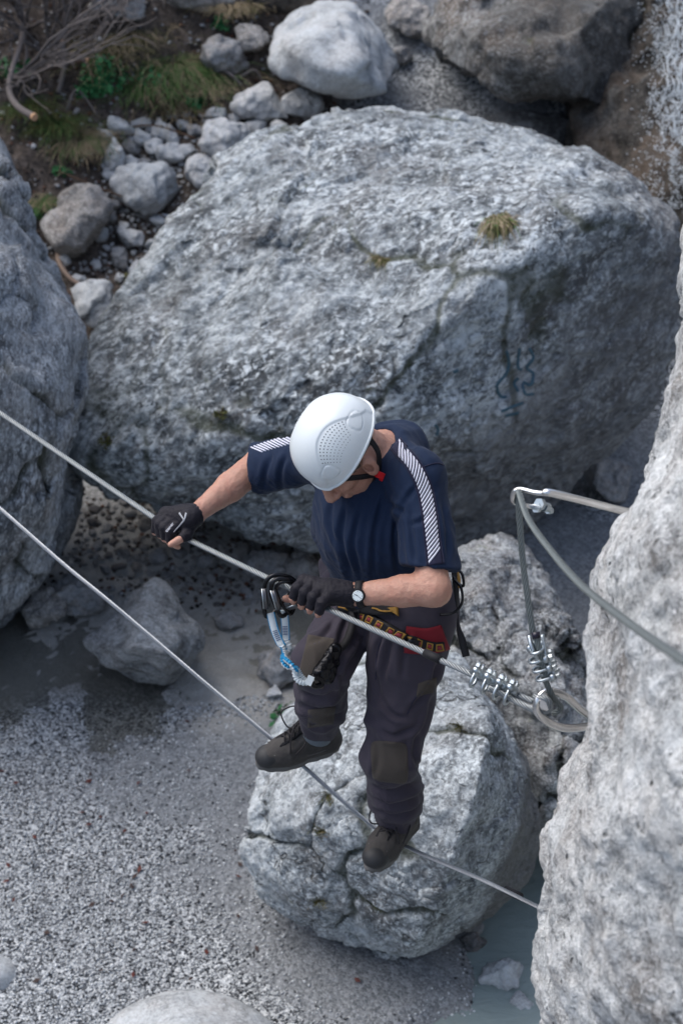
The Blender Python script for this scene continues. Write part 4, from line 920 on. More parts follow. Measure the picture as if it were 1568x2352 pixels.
# --- shoes
def shoe(ank, fwd, label, lace_drop):
    f = nrm(fwd); seedn = int(abs(ank[0])*1000); u = nrm(np.array([0, 0, 1.])-f*f[2]); l = np.cross(u, f)
    def Q(a, b, c): return ank+f*a+l*b+u*c
    pts = [Q(a, b, c) for a in (-.09, .215) for b in (-.06, .06) for c in (-.11, .06)]
    root = bpy.data.objects.new('shoe', None); COL.objects.link(root); root.parent = person; root.location = Q(.04, 0, -.115)-wloc(person); root['label'] = label
    d = SDF(pts, .05, .0028)
    cut = [(Q(0, 0, -.088), -u)]
    d.cone(Q(-.035, 0, -.062), Q(.10, 0, -.064), .042, .046, .02, cut=cut); d.cone(Q(.10, 0, -.064), Q(.158, .002, -.064), .046, .040, .02, fl=(u, 1.15), cut=cut)
    d.cone(Q(-.025, 0, -.04), Q(-.008, 0, .035), .045, .046, .02, cut=[(Q(0, 0, .038), u)]); d.cone(Q(.0, 0, .0), Q(.11, 0, -.055), .042, .035, .03)
    V, F = d.mesh(); N_ = vnormals(V, F[:, :3]); V = V+N_*(.0022*fbm(V*40, 3, 8)+.0028*fbm(V*np.array([22, 22, 40.]), 2, 9, .5, True)*sstep(.13, .09, (V-ank) @ f))[:, None]
    up_ = obj('upper', V, F, LEAM, root)
    # dark collar and ankle padding
    cp = [Q(-.012+.047*math.cos(a), .045*math.sin(a), .038-.012*math.cos(a)) for a in np.linspace(0, 6.283, 30, endpoint=False)]
    obj('collar', *tube(cp, .010, 8, True), BLK, up_)
    # tongue and lace bed
    tp = spline([Q(.125, 0, -.022), Q(.09, 0, -.004), Q(.055, 0, .022), (Q(.035, 0, .05))], 6)
    tb = MB(); tb.add(*ribbon(tp, u*.7+f*.7, .042, .010)); tb.build('tongue', BLK, up_)
    # rand: rubber toe cap
    d = SDF(pts, .05, .0028); c2 = [(Q(0, 0, -.092), -u), (Q(0, 0, -.060), nrm(u*1.-f*.30)), (Q(.09, 0, 0), -f)]
    d.cone(Q(.08, 0, -.064), Q(.160, .002, -.065), .0468, .0406, .003, fl=(u, 1.15), cut=c2); V, F = d.mesh(); obj('toe_cap', V, F, RUB, root)
    # sole with a waist and lugs
    def outline(t):   # t 0..1 round
        a = t*2*math.pi; x = .062+.136*math.cos(a); wd_ = .043*(1+.08*math.cos(a))-.010*math.exp(-((x-.03)/.04)**2)
        return x, wd_*math.sin(a)*(1 if abs(math.sin(a)) < .99 else 1)
    mb = MB(); n = 60; rings = []
    for zc, sc in ((-.085, .97), (-.092, 1.02), (-.106, 1.0), (-.112, .93)):
        for i in range(n):
            x, y = outline(i/n); yy_ = y; toe = max(0, (x-.13)/.09)**2*.012
            rings.append(Q(.062+(x-.062)*sc, yy_*sc, zc+toe+(.003 if (i % 4 < 2 and zc < -.1) else 0)))
    Fs = [(k*n+i, k*n+(i+1) % n, (k+1)*n+(i+1) % n, (k+1)*n+i) for k in range(3) for i in range(n)]+[tuple(range(n)), tuple(3*n+i for i in range(n-1, -1, -1))]
    mb.add(rings, Fs); mb.build('sole', SOLE, root)
    # stitched seams
    for s_ in (1, -1):
        obj('seam', *tube(spline([Q(.15, .030*s_, -.038), Q(.10, .046*s_, -.05), Q(.05, .044*s_, -.062), Q(-.02, .044*s_, -.055), Q(-.05, .036*s_, -.03)], 6), .0018, 5), SOLE, up_)
    # laces
    lb = MB()
    for i in range(6):
        t = i/5; a0 = .112-.075*t; z0 = -.006+.052*t
        for s_ in (1, -1):
            lb.add(*tube(spline([Q(a0, -.022*s_, z0-.008), Q(a0-.006, 0, z0+.008), Q(a0-.014, .022*s_, z0+.002)], 4), .0025, 5))
    lb.add(*tube(spline([Q(.04, .0, .055), Q(.06, .03, .045), Q(.055, .055, .01), Q(.09, .055, -.035)], 6), .0025, 5))
    lb.add(*tube(spline([Q(.04, .0, .055), Q(.075, .01, .04), Q(.095, .03, .01), Q(.105, .05, -.03)], 6), .0025, 5))
    lb.add(*tube(spline([Q(.04, 0, .055), Q(.05, -.04, .07), Q(.075, -.065, .05), Q(.095, -.06, lace_drop), Q(.08, -.03, .0), Q(.05, -.01, .045)], 8), .0025, 5))
    lb.build('laces', LACE, root)
    return root
shoe(P(728, 1672, 6.07), cv(-.94, -.216, -.276), 'dark hiking shoe set flat across the cable', .035)
shoe(P(922, 1868, 6.05), cv(-.48, -.36, -.80), 'dark hiking shoe pointing down towards the camera', .0)
obj('sock', *tube([P(742, 1650, 5.98), P(728, 1690, 6.03)], [.05, .045], 16), SOCK, person)

# --- helmet
hroot = bpy.data.objects.new('helmet', None); COL.objects.link(hroot); hroot.parent = person; hroot.location = HP(0, 0, .04)-wloc(person)
hc = HP(-.026, 0, .044)
nu_, nv_ = 220, 110; Vh = []
azs = np.linspace(0, 2*math.pi, nu_, endpoint=False)
def hsurf(a, e, off=0.):
    ca, sa = np.cos(a), np.sin(a); ce, se = np.cos(e), np.sin(e)
    rx = np.where(ca > 0, .128, .133); n_ = 2.08
    x, y, z = ca*ce/rx, sa*ce/.114, np.where(se > 0, se/.119, se/.15)
    r = (np.abs(x)**n_+np.abs(y)**n_+np.abs(z)**n_)**(-1/n_)
    low = sstep(R_(5), R_(-12), e); r = r*(1+.035*low*(.6+.4*ca))            # flared rim
    p = np.stack([r*ca*ce, r*sa*ce, r*se], -1)
    # recessed side panel (both sides), lens shaped between front and back
    X_, Y_, Z_ = p[..., 0], np.abs(p[..., 1]), p[..., 2]; al = np.arctan2(Z_, Y_)
    upb = R_(66)-R_(60)*(np.abs(X_+.003)/.116)**2.4; lob = R_(-3)
    ins = sstep(0, R_(3.5), upb-al)
    dep = -.0032*ins*sstep(.118, .112, np.abs(X_))
    # raised triangular clips inside, front and back
    for xc in (.080, -.084):
        u_ = (X_-xc)/.021; v_ = (al-R_(25 if xc > 0 else 28))/R_(14); rr = np.abs(u_)**3+np.abs(v_)**3; tri = rr*np.clip(1.1-.35*np.sign(-xc)*u_, .7, 1.5)
        dep = dep+.0010*(sstep(1.15, .95, tri))-.0026*np.exp(-((tri-1.1)/.2)**2)
    nn = p/np.linalg.norm(p, axis=-1, keepdims=True)
    return p+nn*(dep+off)[..., None]
def rimE(a): return R_(-5)-R_(6)*np.cos(a*2)*.5-R_(4)*(np.cos(a) < 0)*np.cos(a)**2
A, E_ = np.meshgrid(azs, np.linspace(0, 1, nv_), indexing='ij'); E = rimE(A)+(R_(90)-rimE(A))*E_
q = hsurf(A, E); W = hc+q[..., 0:1]*hf+q[..., 1:2]*hl+q[..., 2:3]*hu
q2 = hsurf(A, E, -.006); W2 = hc+q2[..., 0:1]*hf+q2[..., 1:2]*hl+q2[..., 2:3]*hu
V = np.vstack([W.reshape(-1, 3), W2.reshape(-1, 3)]); I = np.arange(nu_*nv_).reshape(nu_, nv_); J = np.roll(I, -1, 0); m = nu_*nv_
F = np.vstack([np.stack([I[:, :-1], J[:, :-1], J[:, 1:], I[:, 1:]], -1).reshape(-1, 4), (np.stack([I[:, :-1], J[:, :-1], J[:, 1:], I[:, 1:]], -1).reshape(-1, 4)+m)[:, ::-1], np.stack([I[:, 0], I[:, 0]+m, J[:, 0]+m, J[:, 0]], -1)])
obj('shell', V, F, HELM, hroot)
rim = W[:, 0]-hu*.001; obj('rim', *tube(rim, .0045, 8, True), HELM, hroot)
for s_ in (1, -1):
    mb = MB()
    for i in range(7):
        for j in range(17):
            X_ = -.070+j*.0082+(.0041 if i % 2 else 0); upb = R_(66)-R_(60)*(abs(X_+.003)/.116)**2.4
            al = upb-R_(7.5)-i*R_(5.2)
            if abs(X_-.001) > .068-.005*i or al < R_(4): continue
            # solve for the direction that lands at X_, al
            y_, z_ = math.cos(al), math.sin(al); rr = .114*(1-(abs(X_)/.131)**2.3)**(1/2.3); d_ = np.array([X_, s_*y_*rr, z_*rr])
            a = math.atan2(d_[1], d_[0]); e = math.atan2(d_[2], math.hypot(d_[0], d_[1]))
            pt = hsurf(np.array([a]), np.array([e]), .0004)[0]; c = hc+pt[0]*hf+pt[1]*hl+pt[2]*hu; n = nrm(c-hc)
            t1 = nrm(np.cross(n, hu)); t2 = np.cross(n, t1); r_ = .0019-.00014*i
            ring = [c+r_*(math.cos(k)*t1+math.sin(k)*t2) for k in np.linspace(0, 6.283, 8, endpoint=False)]
            mb.add(ring+[c-n*.001+0*t1], [(k, (k+1) % 8, 8) for k in range(8)]); mb.add(ring, [tuple(range(8))])
    mb.build('vent_holes', HOLE, hroot, smooth=False)
def HH(f, l, u): return HP(f, l, u)
sb = MB()
for s_ in (1,):
    sb.add(*ribbon(spline([HH(.045, .090, .03), HH(.025, .088, -.02), HH(.008, .078, -.072), HH(.035, .045, -.110), HH(.065, 0, -.125)], 8), hl, .015, .003))
    sb.add(*ribbon(spline([HH(-.085, .076, .03), HH(-.055, .090, -.03), HH(-.005, .080, -.078)], 8), hl, .015, .003))
    sb.add(*ribbon(spline([HH(-.09, .05, .02), HH(-.095, .02, -.02), HH(-.095, -.02, -.02), HH(-.09, -.05, .02)], 8), -hf, .02, .004))
sb.build('chin_strap', BLK, hroot)
bb_ = MB(); bb_.add(*boxv(HH(.0, .088, -.078), hu, hf, hl, .026, .018, .010)); bb_.add(*boxv(HH(.008, .084, -.100), hu, hf, hl, .016, .012, .010)); obj('buckle', np.vstack(bb_.V), bb_.F, plain('red_plastic', (.6, .02, .025), .4), hroot, smooth=False)

# --- wrist watch on the left wrist
wa = nrm(elL-wrL); wc = wrL+wa*.020+0*CU
wroot = bpy.data.objects.new('wrist_watch', None); COL.objects.link(wroot); wroot.parent = person; wroot.location = wc-wloc(person)
e1 = nrm(cv(0, 0, -1)-wa*(cv(0, 0, -1) @ wa)); e2 = np.cross(wa, e1)
ring = [wc+(e1*math.cos(a)*.032+e2*math.sin(a)*.035) for a in np.linspace(0, 6.283, 40, endpoint=False)]
mb = MB(); nn_ = len(ring); R4 = []
for i, p in enumerate(ring):
    o_ = nrm(p-wc); R4 += [p+wa*.010+o_*.002, p+wa*.010-o_*.002, p-wa*.010-o_*.002, p-wa*.010+o_*.002]
mb.add(R4, [(i*4+k, i*4+(k+1) % 4, ((i+1) % nn_)*4+(k+1) % 4, ((i+1) % nn_)*4+k) for i in range(nn_) for k in range(4)]); mb.build('watch_strap', BLK, wroot)
wn = nrm(e1*.9-CU*.05+e2*0); wx = nrm(np.cross(CU, wn)); wy = np.cross(wn, wx); fc = wc+wn*.036+CU*0
def disc(c, n, x, y, r, h, k=40): 
    a = np.linspace(0, 6.283, k, endpoint=False); V = [c+r*(math.cos(t)*x+math.sin(t)*y) for t in a]+[c+n*h+r*.94*(math.cos(t)*x+math.sin(t)*y) for t in a]
    return V, [(i, (i+1) % k, k+(i+1) % k, k+i) for i in range(k)]+[tuple(range(k-1, -1, -1)), tuple(k+i for i in range(k))]
obj('watch_case', *disc(fc-wn*.006, wn, wx, wy, .0188, .010), BLK, wroot, smooth=False)
dial = obj('dial', *disc(fc+wn*.0035, wn, wx, wy, .0150, .0012), plain('dial_white', (.62, .68, .68), .4), wroot, smooth=False)
mb = MB(); top = fc+wn*.0052
for a, L, wd_ in ((R_(155), .0105, .0012), (R_(-38), .012, .0009), (R_(142), .006, .0016)):
    v = wx*math.cos(a)+wy*math.sin(a); mb.add(*boxv(top+v*L/2, v, np.cross(wn, v), wn, L, wd_, .0005))
for k in range(12):
    a = k*math.pi/6; v = wx*math.cos(a)+wy*math.sin(a); mb.add(*boxv(top+v*.0122, v, np.cross(wn, v), wn, .0022 if k % 3 else .003, .0008 if k % 3 else .0014, .0005))
mb.build('watch_hands', BLK, dial, smooth=False)

# --- harness
har = bpy.data.objects.new('climbing_harness', None); COL.objects.link(har); har.parent = person; har.location = pel-wloc(person)
V, F = drape(ttree, bilin([(940, 1432), (1042, 1425), (1030, 1485), (930, 1490)]), 26, 12, .010, .004)
def hb(name, f, nu, nv, off, mat, par=None, th=.002):
    V, F = drape(ttree, f, nu, nv, off, th)
    return obj(name, V, F, mat, par or har) if len(F) else None
pad = hb('leg_loop_pad', band([(930, 1468), (975, 1472), (1000, 1468), (1019, 1462)], (60, 56)), 26, 12, .009, RED)
wcen = [(778, 1393), (830, 1410), (880, 1434), (930, 1462), (990, 1480), (1014, 1480)]
web = hb('leg_loop_webbing', band(wcen, (18, 20)), 60, 4, .015, BLK)
mb = MB(); mr = MB(); wf = band(wcen, (18, 20))
for u0 in (.02, .22, .31, .40, .50, .58, .66, .75, .85, .93):
    for (a0, a1, b0, b1, t) in ((0, .055, .08, .2, 0), (0, .055, .8, .92, 0), (0, .008, .1, .9, 0), (.045, .055, .1, .9, 0), (.012, .04, .3, .7, 1)):
        V, F = drape(ttree, lambda u, v: wf(min(1, u0+a0+(a1-a0)*u), b0+(b1-b0)*v), 3, 1, .0175, .001)
        if len(F): (mr if t else mb).add(V, F)
mb.build('woven_pattern', YEL, web); mr.build('woven_pattern', REDW, web)
hb('waist_webbing', band([(800, 1372), (860, 1400), (905, 1402)], (26, 20)), 30, 4, .02, BLK)
yb = hb('belay_loop_mark', band([(872, 1399), (885, 1404), (905, 1405)], (3, 3)), 14, 1, .026, YEL)
hb('belay_loop_mark', bilin([(897, 1398), (914, 1396), (916, 1416), (905, 1408)]), 4, 4, .026, YEL)
hb('buckle', bilin([(822, 1394), (836, 1394), (838, 1432), (824, 1430)]), 4, 8, .024, BLKP)
hb('buckle', bilin([(932, 1460), (958, 1466), (954, 1482), (928, 1476)]), 6, 4, .022, BLKP)
mb = MB(); mb.add(*tube(spline([P(1042, 1300, 5.5), P(1060, 1318, 5.46), P(1064, 1345, 5.46), P(1052, 1340, 5.5), P(1040, 1325, 5.52)], 8), .004, 8)); mb.build('gear_loop', BLKP, har)
mb = MB(); mb.add(*tube(spline([P(1040, 1330, 5.52), P(1058, 1350, 5.46), P(1060, 1385, 5.46), P(1040, 1408, 5.48), P(1010, 1412, 5.5)], 8), .004, 8)); mb.build('gear_loop', BLKP, har)
mb = MB(); sp_ = spline([P(1042, 1290, 5.56), P(1046, 1340, 5.52), P(1050, 1395, 5.5), P(1052, 1440, 5.48), P(1060, 1468, 5.48), P(1070, 1508, 5.48)], 8)
tw = np.linspace(0, 1, len(sp_)); upv = np.array([cv(math.sin(t*3.2)*.8, 0, -math.cos(t*3.2)*1) for t in tw]); mb.add(*ribbon(sp_, upv, .021, .002)); mb.build('strap_tail', BLK, har)
mb = MB(); mb.add(*ribbon(spline([P(1046, 1305, 5.55), P(1052, 1330, 5.53), P(1050, 1350, 5.52)], 6), cv(0, 0, -1), .012, .003)); mb.build('webbing_mark', YEL, har)
# black lanyard tail, shock absorber pouch on the inside of the right knee
pc = SDF([P(725, 1575, 5.5), P(775, 1480, 5.6)], .06, .003)
pc.cone(P(770, 1492, 5.52), P(736, 1548, 5.47), .018, .022, .01, fl=(nrm(cv(0, 0, 1)), 1.4)); pc.cone(P(760, 1520, 5.53), P(752, 1556, 5.52), .024, .018, .012)
V, F = pc.mesh(); N_ = vnormals(V, F[:, :3]); V = V+N_*(.0035*fbm(V*60, 3, 3, .5, True))[:, None]; obj('absorber_pouch', V, F, BLKP, har)
mb = MB(); mb.add(*ribbon(spline([P(812, 1405, 5.62), P(806, 1445, 5.60), P(790, 1480, 5.56), P(765, 1500, 5.52)], 8), cv(-.3, 0, -1), .022, .004)); mb.build('tether', BLK, har)

# ================================================================ CABLES AND ANCHORS
U2 = list(UC)
up_root = empty('steel_cable', P(620, 1330, 5.42), 'upper twisted steel hand cable that the climber grips with both gloves', 'cable')
wire_rope(ucp, .0082, .085).build('wire_rope', STEEL, up_root)
sl_ = rope_at(UC, 975); sl2 = rope_at(UC, 1012); obj('tape_sleeve', *tube([sl_, (sl_+sl2)/2, sl2], [.0112, .0118, .0112], 12), BLK, up_root)
low_root = empty('steel_cable', P(668, 1735, 6.13), 'lower twisted steel foot cable that the climber stands on', 'cable')
wire_rope(lcp-np.array([0, 0, .0]), .0066, .085).build('wire_rope', plain('wire_steel_low', (.34, .35, .36), .4, .9, .5, .25, 60), low_root)
a_, b_ = P(1160, 2043, 5.80), P(1195, 2060, 5.76); obj('tape_sleeve', *tube([a_, (a_+b_)/2, b_], [.012, .0125, .012], 12), BLK, low_root)
# return tails doubled against the ropes, up to the eyebolt
tail = spline([P(1120, 1580, 4.96), P(1165, 1600, 4.95), P(1205, 1622, 4.92), P(1240, 1636, 4.90), P(1262, 1626, 4.86), P(1255, 1605, 4.85), P(1225, 1598, 4.88)], 12)
wire_rope(tail, .0082, .085).build('return_end', STEEL, up_root)
ring_c = P(1275, 1625, 4.92)
ringp = spline([P(1375, 1660, 5.12), P(1330, 1628, 5.0), P(1298, 1600, 4.92), P(1262, 1588, 4.88), P(1238, 1602, 4.87), P(1232, 1630, 4.88), P(1252, 1654, 4.9), P(1285, 1670, 4.94), P(1320, 1672, 4.98), P(1380, 1664, 5.12)], 12)
eb = empty('eyebolt', ringp[0], 'brushed steel eye ring set in the near rock, holding two cable ends', 'anchor')
obj('ring', *tube(ringp, .0105, 14), RODM, eb)
mb = MB(); mb.add(*disc(P(1253, 1618, 4.86), nrm(cv(-.2, .3, -1)), CR, CU, .016, .006, 24)); mb.build('washer', RODM, eb, smooth=False)
# rope down from the pin to the ring
dr = spline([P(1188, 1130, 4.72), P(1192, 1190, 4.74), P(1200, 1290, 4.78), P(1212, 1380, 4.8), P(1226, 1470, 4.82), P(1245, 1545, 4.84), P(1268, 1600, 4.87), P(1286, 1625, 4.9), P(1270, 1640, 4.93)], 14)
dn = empty('steel_cable', P(1200, 1290, 4.78), 'short grey cable hanging from the pin down to the eye ring', 'cable')
wire_rope(dr, .0080, .085).build('wire_rope', DULL, dn)
obj('end_cap', *tube([P(1229, 1452, 4.78), P(1231, 1466, 4.78)], [.0105, .0105], 12), plain('dark_cap', (.01, .008, .02), .3), dn)
wire_rope(spline([P(1229, 1460, 4.78), P(1240, 1500, 4.79), P(1256, 1560, 4.82)], 10), .008, .085).build('return_end', DULL, dn)
nr = spline([P(1190, 1128, 4.70), P(1215, 1196, 4.55), P(1270, 1272, 4.28), P(1330, 1340, 4.0), P(1400, 1398, 3.7), P(1470, 1450, 3.4), P(1540, 1498, 3.1), P(1620, 1548, 2.85), P(1760, 1625, 2.5)], 14)
nrr = empty('steel_cable', P(1400, 1398, 3.7), 'thick out of focus grey cable running from the pin towards the right edge', 'cable')
wire_rope(nr, .0080, .085).build('wire_rope', DULL, nrr)
# pin with bent rod
pin = spline([P(1520, 1190, 4.78), P(1425, 1172, 4.72), P(1330, 1148, 4.68), P(1262, 1132, 4.66), P(1245, 1133, 4.67), P(1225, 1131, 4.68), P(1195, 1124, 4.70), P(1180, 1130, 4.71), P(1178, 1150, 4.73), P(1196, 1160, 4.76), P(1225, 1164, 4.80), P(1262, 1170, 4.85)], 12)
pn = empty('rock_pin', P(1425, 1172, 4.72), 'bent brushed steel pin sticking out of the near rock with a nut at its loop', 'anchor')
nP = len(pin); rads = np.full(nP, .0095); rads[int(nP*.33):] = .0062; obj('rod', *tube(pin, rads, 14), RODM, pn)
mb = MB(); ax = nrm(P(1262, 1170, 4.85)-P(1225, 1164, 4.80))
for c, r_, h_ in ((P(1236, 1158, 4.79), .0155, .014), (P(1247, 1164, 4.80), .012, .02), (P(1230, 1166, 4.79), .013, .01), (P(1257, 1172, 4.82), .009, .014)):
    t1 = nrm(np.cross(ax, CU)); t2 = np.cross(ax, t1); mb.add(*disc(c, ax, t1, t2, r_, h_, 6 if r_ > .012 else 10))
mb.build('nut', BRIGHT, pn, smooth=False)
# U-bolt wire clamps
def clamp(c, tdir, up, label, group, s=1.):
    t = nrm(tdir); u = nrm(up-t*(up @ t)); l = np.cross(t, u)
    r = empty('wire_clamp', c, label, 'clamp', group)
    ub = [c+l*.0150*s*math.cos(a)-u*(.010+.0165*math.sin(a))*s for a in np.linspace(0, math.pi, 14)]
    ub = [ub[0]+u*.042*s]+ub+[ub[-1]+u*.042*s]
    obj('u_bolt', *tube(ub, .0038*s, 8), BRIGHT, r)
    sd = SDF([c], .05, .0022); sd.cone(c+l*.014*s+u*.012*s, c-l*.014*s+u*.012*s, .0105*s, .0105*s, .0, fl=(u, 1.15)); sd.cone(c+t*.009*s+u*.008*s, c-t*.009*s+u*.008*s, .010*s, .010*s, .006); V, F = sd.mesh(); obj('saddle', V, F, BRIGHT, r)
    for k in (1, -1):
        obj('nut', *disc(c+l*.0150*s*k+u*.020*s, u, t, l, .0085*s, .008*s, 6), BRIGHT, r, smooth=False)
upd = nrm(cv(.45, .75, -.25))
for i, (x, y, d) in enumerate(((1092, 1553, 5.0), (1118, 1567, 4.98), (1145, 1580, 4.965), (1170, 1592, 4.95))):
    clamp(P(x, y, d), P(1180, 1598, 4.95)-P(1085, 1552, 5.0), nrm(cv(.5, .85, .05)), ['first wire clamp from the black tape on the upper cable', 'second wire clamp from the black tape on the upper cable', 'third wire clamp from the black tape on the upper cable', 'wire clamp on the upper cable nearest the eye ring'][i], 'clamps on the upper cable', 1.12)
for i, (x, y, d) in enumerate(((1231, 1490, 4.80), (1240, 1512, 4.81), (1248, 1533, 4.815), (1256, 1553, 4.82))):
    clamp(P(x, y, d), P(1262, 1565, 4.83)-P(1230, 1480, 4.8), nrm(cv(.75, .25, -.1)) if i else nrm(cv(.1, .2, .9)), ['topmost clamp of the hanging cable, just under its dark end cap', 'second clamp down on the hanging cable', 'third clamp down on the hanging cable', 'lowest clamp of the hanging cable, above the eye ring'][i], 'clamps on the hanging cable', 1.05)
th = MB()
for k in (-1, 1): th.add(*tube(spline([P(1216+k*2, 1460, 4.8), P(1222, 1490, 4.79), P(1238, 1520, 4.8)] if k < 0 else [P(1244, 1458, 4.81), P(1250, 1490, 4.8), P(1254, 1515, 4.8)], 6), .006, 10))
th.build('thimble', BRIGHT, dn)

# ================================================================ LANYARD WITH CARABINERS
lan = empty('via_ferrata_lanyard', P(640, 1400, 5.4), 'blue and white elastic lanyard with black carabiners clipped to the upper cable', 'lanyard')
def karabiner(pts, gate, r=.0062):
    k = bpy.data.objects.new('carabiner', None); COL.objects.link(k); k.parent = lan; k.location = P(*pts[0])-wloc(lan)
    obj('carabiner_body', *tube(spline([P(*q) for q in pts], 10), r, 10), BLKP, k)
    g_ = [P(*q) for q in gate]; mb = MB(); ax = nrm(g_[1]-g_[0]); mb.add(*tube([g_[0], g_[0]*.5+g_[1]*.5, g_[1]], [.0075, .0085, .008], 10)); mb.build('gate_sleeve', plain('gate_grey', (.1, .1, .105), .3, .8), k)
    obj('gate_pin', *tube([g_[0]+cv(-.006, 0, -.008), g_[1]+cv(-.006, 0, -.008)], .0022, 6), BRIGHT, k)
karabiner([(608, 1408, 5.40), (604, 1380, 5.39), (607, 1350, 5.38), (615, 1330, 5.37), (632, 1321, 5.37), (660, 1324, 5.38), (676, 1334, 5.41), (678, 1345, 5.44), (664, 1362, 5.46), (650, 1380, 5.45), (635, 1400, 5.43), (622, 1414, 5.42), (612, 1416, 5.41), (608, 1408, 5.40)], [(607, 1352, 5.37), (611, 1398, 5.38)])
karabiner([(640, 1408, 5.38), (630, 1385, 5.37), (622, 1360, 5.36), (626, 1338, 5.35), (640, 1330, 5.35), (664, 1332, 5.36), (678, 1341, 5.39), (684, 1352, 5.43), (672, 1372, 5.44), (668, 1395, 5.42), (655, 1412, 5.40), (646, 1415, 5.39), (640, 1408, 5.38)], [(627, 1356, 5.355), (640, 1400, 5.365)])
karabiner([(662, 1408, 5.40), (650, 1392, 5.38), (638, 1370, 5.37), (634, 1350, 5.36), (645, 1338, 5.35), (668, 1338, 5.36), (684, 1348, 5.40), (688, 1362, 5.43), (680, 1384, 5.43), (674, 1402, 5.42), (668, 1410, 5.41), (662, 1408, 5.40)], [(662, 1396, 5.39), (690, 1386, 5.39)], .005)
lw = NT('lanyard_weave'); sxl = lw.n('ShaderNodeSeparateXYZ')
WEB = plain('lanyard_white', (.52, .56, .57), .8, 0, .2, .15, 500); BLU = plain('lanyard_blue', (.02, .2, .38), .8, 0, .2, .2, 500); DKS = plain('lanyard_stitch', (.04, .06, .14), .8)
arm1 = [(621, 1408, 5.40), (632, 1450, 5.41), (650, 1490, 5.41), (668, 1520, 5.39), (672, 1545, 5.39), (690, 1558, 5.40), (712, 1564, 5.42)]
arm2 = [(652, 1402, 5.40), (655, 1440, 5.42), (656, 1475, 5.43), (655, 1500, 5.42), (662, 1530, 5.42), (680, 1545, 5.42), (712, 1560, 5.43)]
for i, am in enumerate((arm1, arm2)):
    c = spline([P(*q) for q in am], 40); n = len(c); s_ = np.arange(n)
    ph = s_/n*math.pi*(5.0)+i*math.pi; off = np.where(s_ > n*.28, np.minimum(1, (s_-n*.28)/(n*.1)), 0)*.0095
    T, N_, B_ = frames(c); c2 = c+(np.cos(ph)[:, None]*B_+np.sin(ph)[:, None]*N_)*off[:, None]
    sag = 1+.10*np.cos(s_*1.0)*(s_ > n*.28)
    fl = int(n*.30); upv = np.tile(cv(-.15, 0, -1), (n, 1))
    sroot = obj('webbing_arm', *ribbon(c2[:fl+2], upv[:fl+2], .0185, .004), WEB, lan)
    eb_ = MB()
    for k in (-1, 1):
        bb2 = nrm(np.cross(c2[5]-c2[0], upv[0])); eb_.add(*tube(c2[:fl+2]+bb2*k*.0095, .0022, 6))
    eb_.build('blue_edge', BLU, sroot)
    stb = MB()
    for j in range(6):
        kk = int(fl*.55)+j*max(1, fl//16); p_ = c2[min(kk, n-1)]; tt = nrm(c2[kk+1]-c2[kk]); bb3 = nrm(np.cross(tt, upv[0])); stb.add(*boxv(p_+upv[0]*.0032, tt, bb3, upv[0], .0016, .014, .0012))
    stb.build('stitching', DKS, sroot, smooth=False)
    # gathered elastic tube: puckered rings, one side blue
    dense = resample(c2[fl:], .0012); m_ = len(dense); rr = .0088*(1+.17*np.sin(np.arange(m_)*.0012/.0075*2*math.pi))
    V, F = tube(dense, rr, 14, sy=.75); me = obj('elastic_arm', V, F, [WEB, BLU], lan)
    T, N_, B_ = frames(dense); fi = np.array([0]*len(F)); 
    for q_, f in enumerate(F):
        if len(f) == 4:
            a = f[0] % 14; seg = f[0]//14; fi[q_] = 1 if (a+int(seg*.05)) % 14 in (0, 1, 2, 3) else 0
    me.data.polygons.foreach_set('material_index', fi.astype(np.int32))
obj('end_tab', *ribbon([P(704, 1560, 5.40), P(718, 1566, 5.40)], cv(0, 0, -1), .026, .009), WEB, lan, smooth=False)
obj('swivel', *tube(spline([P(716, 1552, 5.41), P(735, 1560, 5.43), P(738, 1572, 5.44), P(722, 1576, 5.42), P(714, 1566, 5.41)], 8), .008, 10), BLKP, lan)

# ================================================================ PLANTS AND BRANCHES
def leafmat(name, a, b):
    m = NT(name); return m.done(m.mix(m.noise(25, 4, .7), a, b), .7, 0, .25)
GR = leafmat('grass_green', (.03, .075, .02), (.09, .16, .045)); ST = leafmat('grass_straw', (.13, .1, .06), (.32, .26, .17)); OLV = leafmat('grass_olive', (.05, .06, .015), (.12, .11, .04)); LF = leafmat('herb_green', (.015, .09, .03), (.05, .2, .07))
WOOD = plain('grey_wood', (.135, .12, .115), .9, 0, .2, .35, 40); WOODB = plain('brown_wood', (.10, .065, .045), .9, 0, .2, .35, 40); CUTW = plain('fresh_cut_wood', (.5, .3, .17), .9)
def blades(base, n, L, spread, lean, mats, wts, label, group=None, name='grass_tuft', wd=.0035, seed=0, droop=.6, up=None, cat='grass'):
    rnd = np.random.RandomState(seed); V = []; F = []; mi = []
    up = np.array([0, 0, 1.]) if up is None else nrm(up)
    for i in range(n):
        a = rnd.uniform(0, 6.283); r = abs(rnd.normal())*spread; b = base+np.array([math.cos(a)*r, math.sin(a)*r, 0])
        a += rnd.normal()*.9; out = nrm(np.array([math.cos(a), math.sin(a), 0])*rnd.uniform(.2, 1.)+np.asarray(lean)); l = L*rnd.uniform(.5, 1.2); sd_ = nrm(np.cross(out, up))*wd; o = len(V)
        for k in range(5):
            t = k/4; p = b+up*l*(t-.5*droop*t*t*1.4)+out*l*(.75*t*t+.15*t)-np.array([0, 0, 1])*droop*l*t*t*.5
            V += [p-sd_*(1-t*.9), p+sd_*(1-t*.9)]
        mm = rnd.choice(len(mats), p=wts)
        for k in range(4): F.append((o+2*k, o+2*k+1, o+2*k+3, o+2*k+2)); mi.append(mm)
    ob = obj(name, V, F, list(mats), loc=base); ob.data.polygons.foreach_set('material_index', np.array(mi, np.int32)); return tag(ob, label, cat, group)
def gp(px, py): return G(px, py)[0]
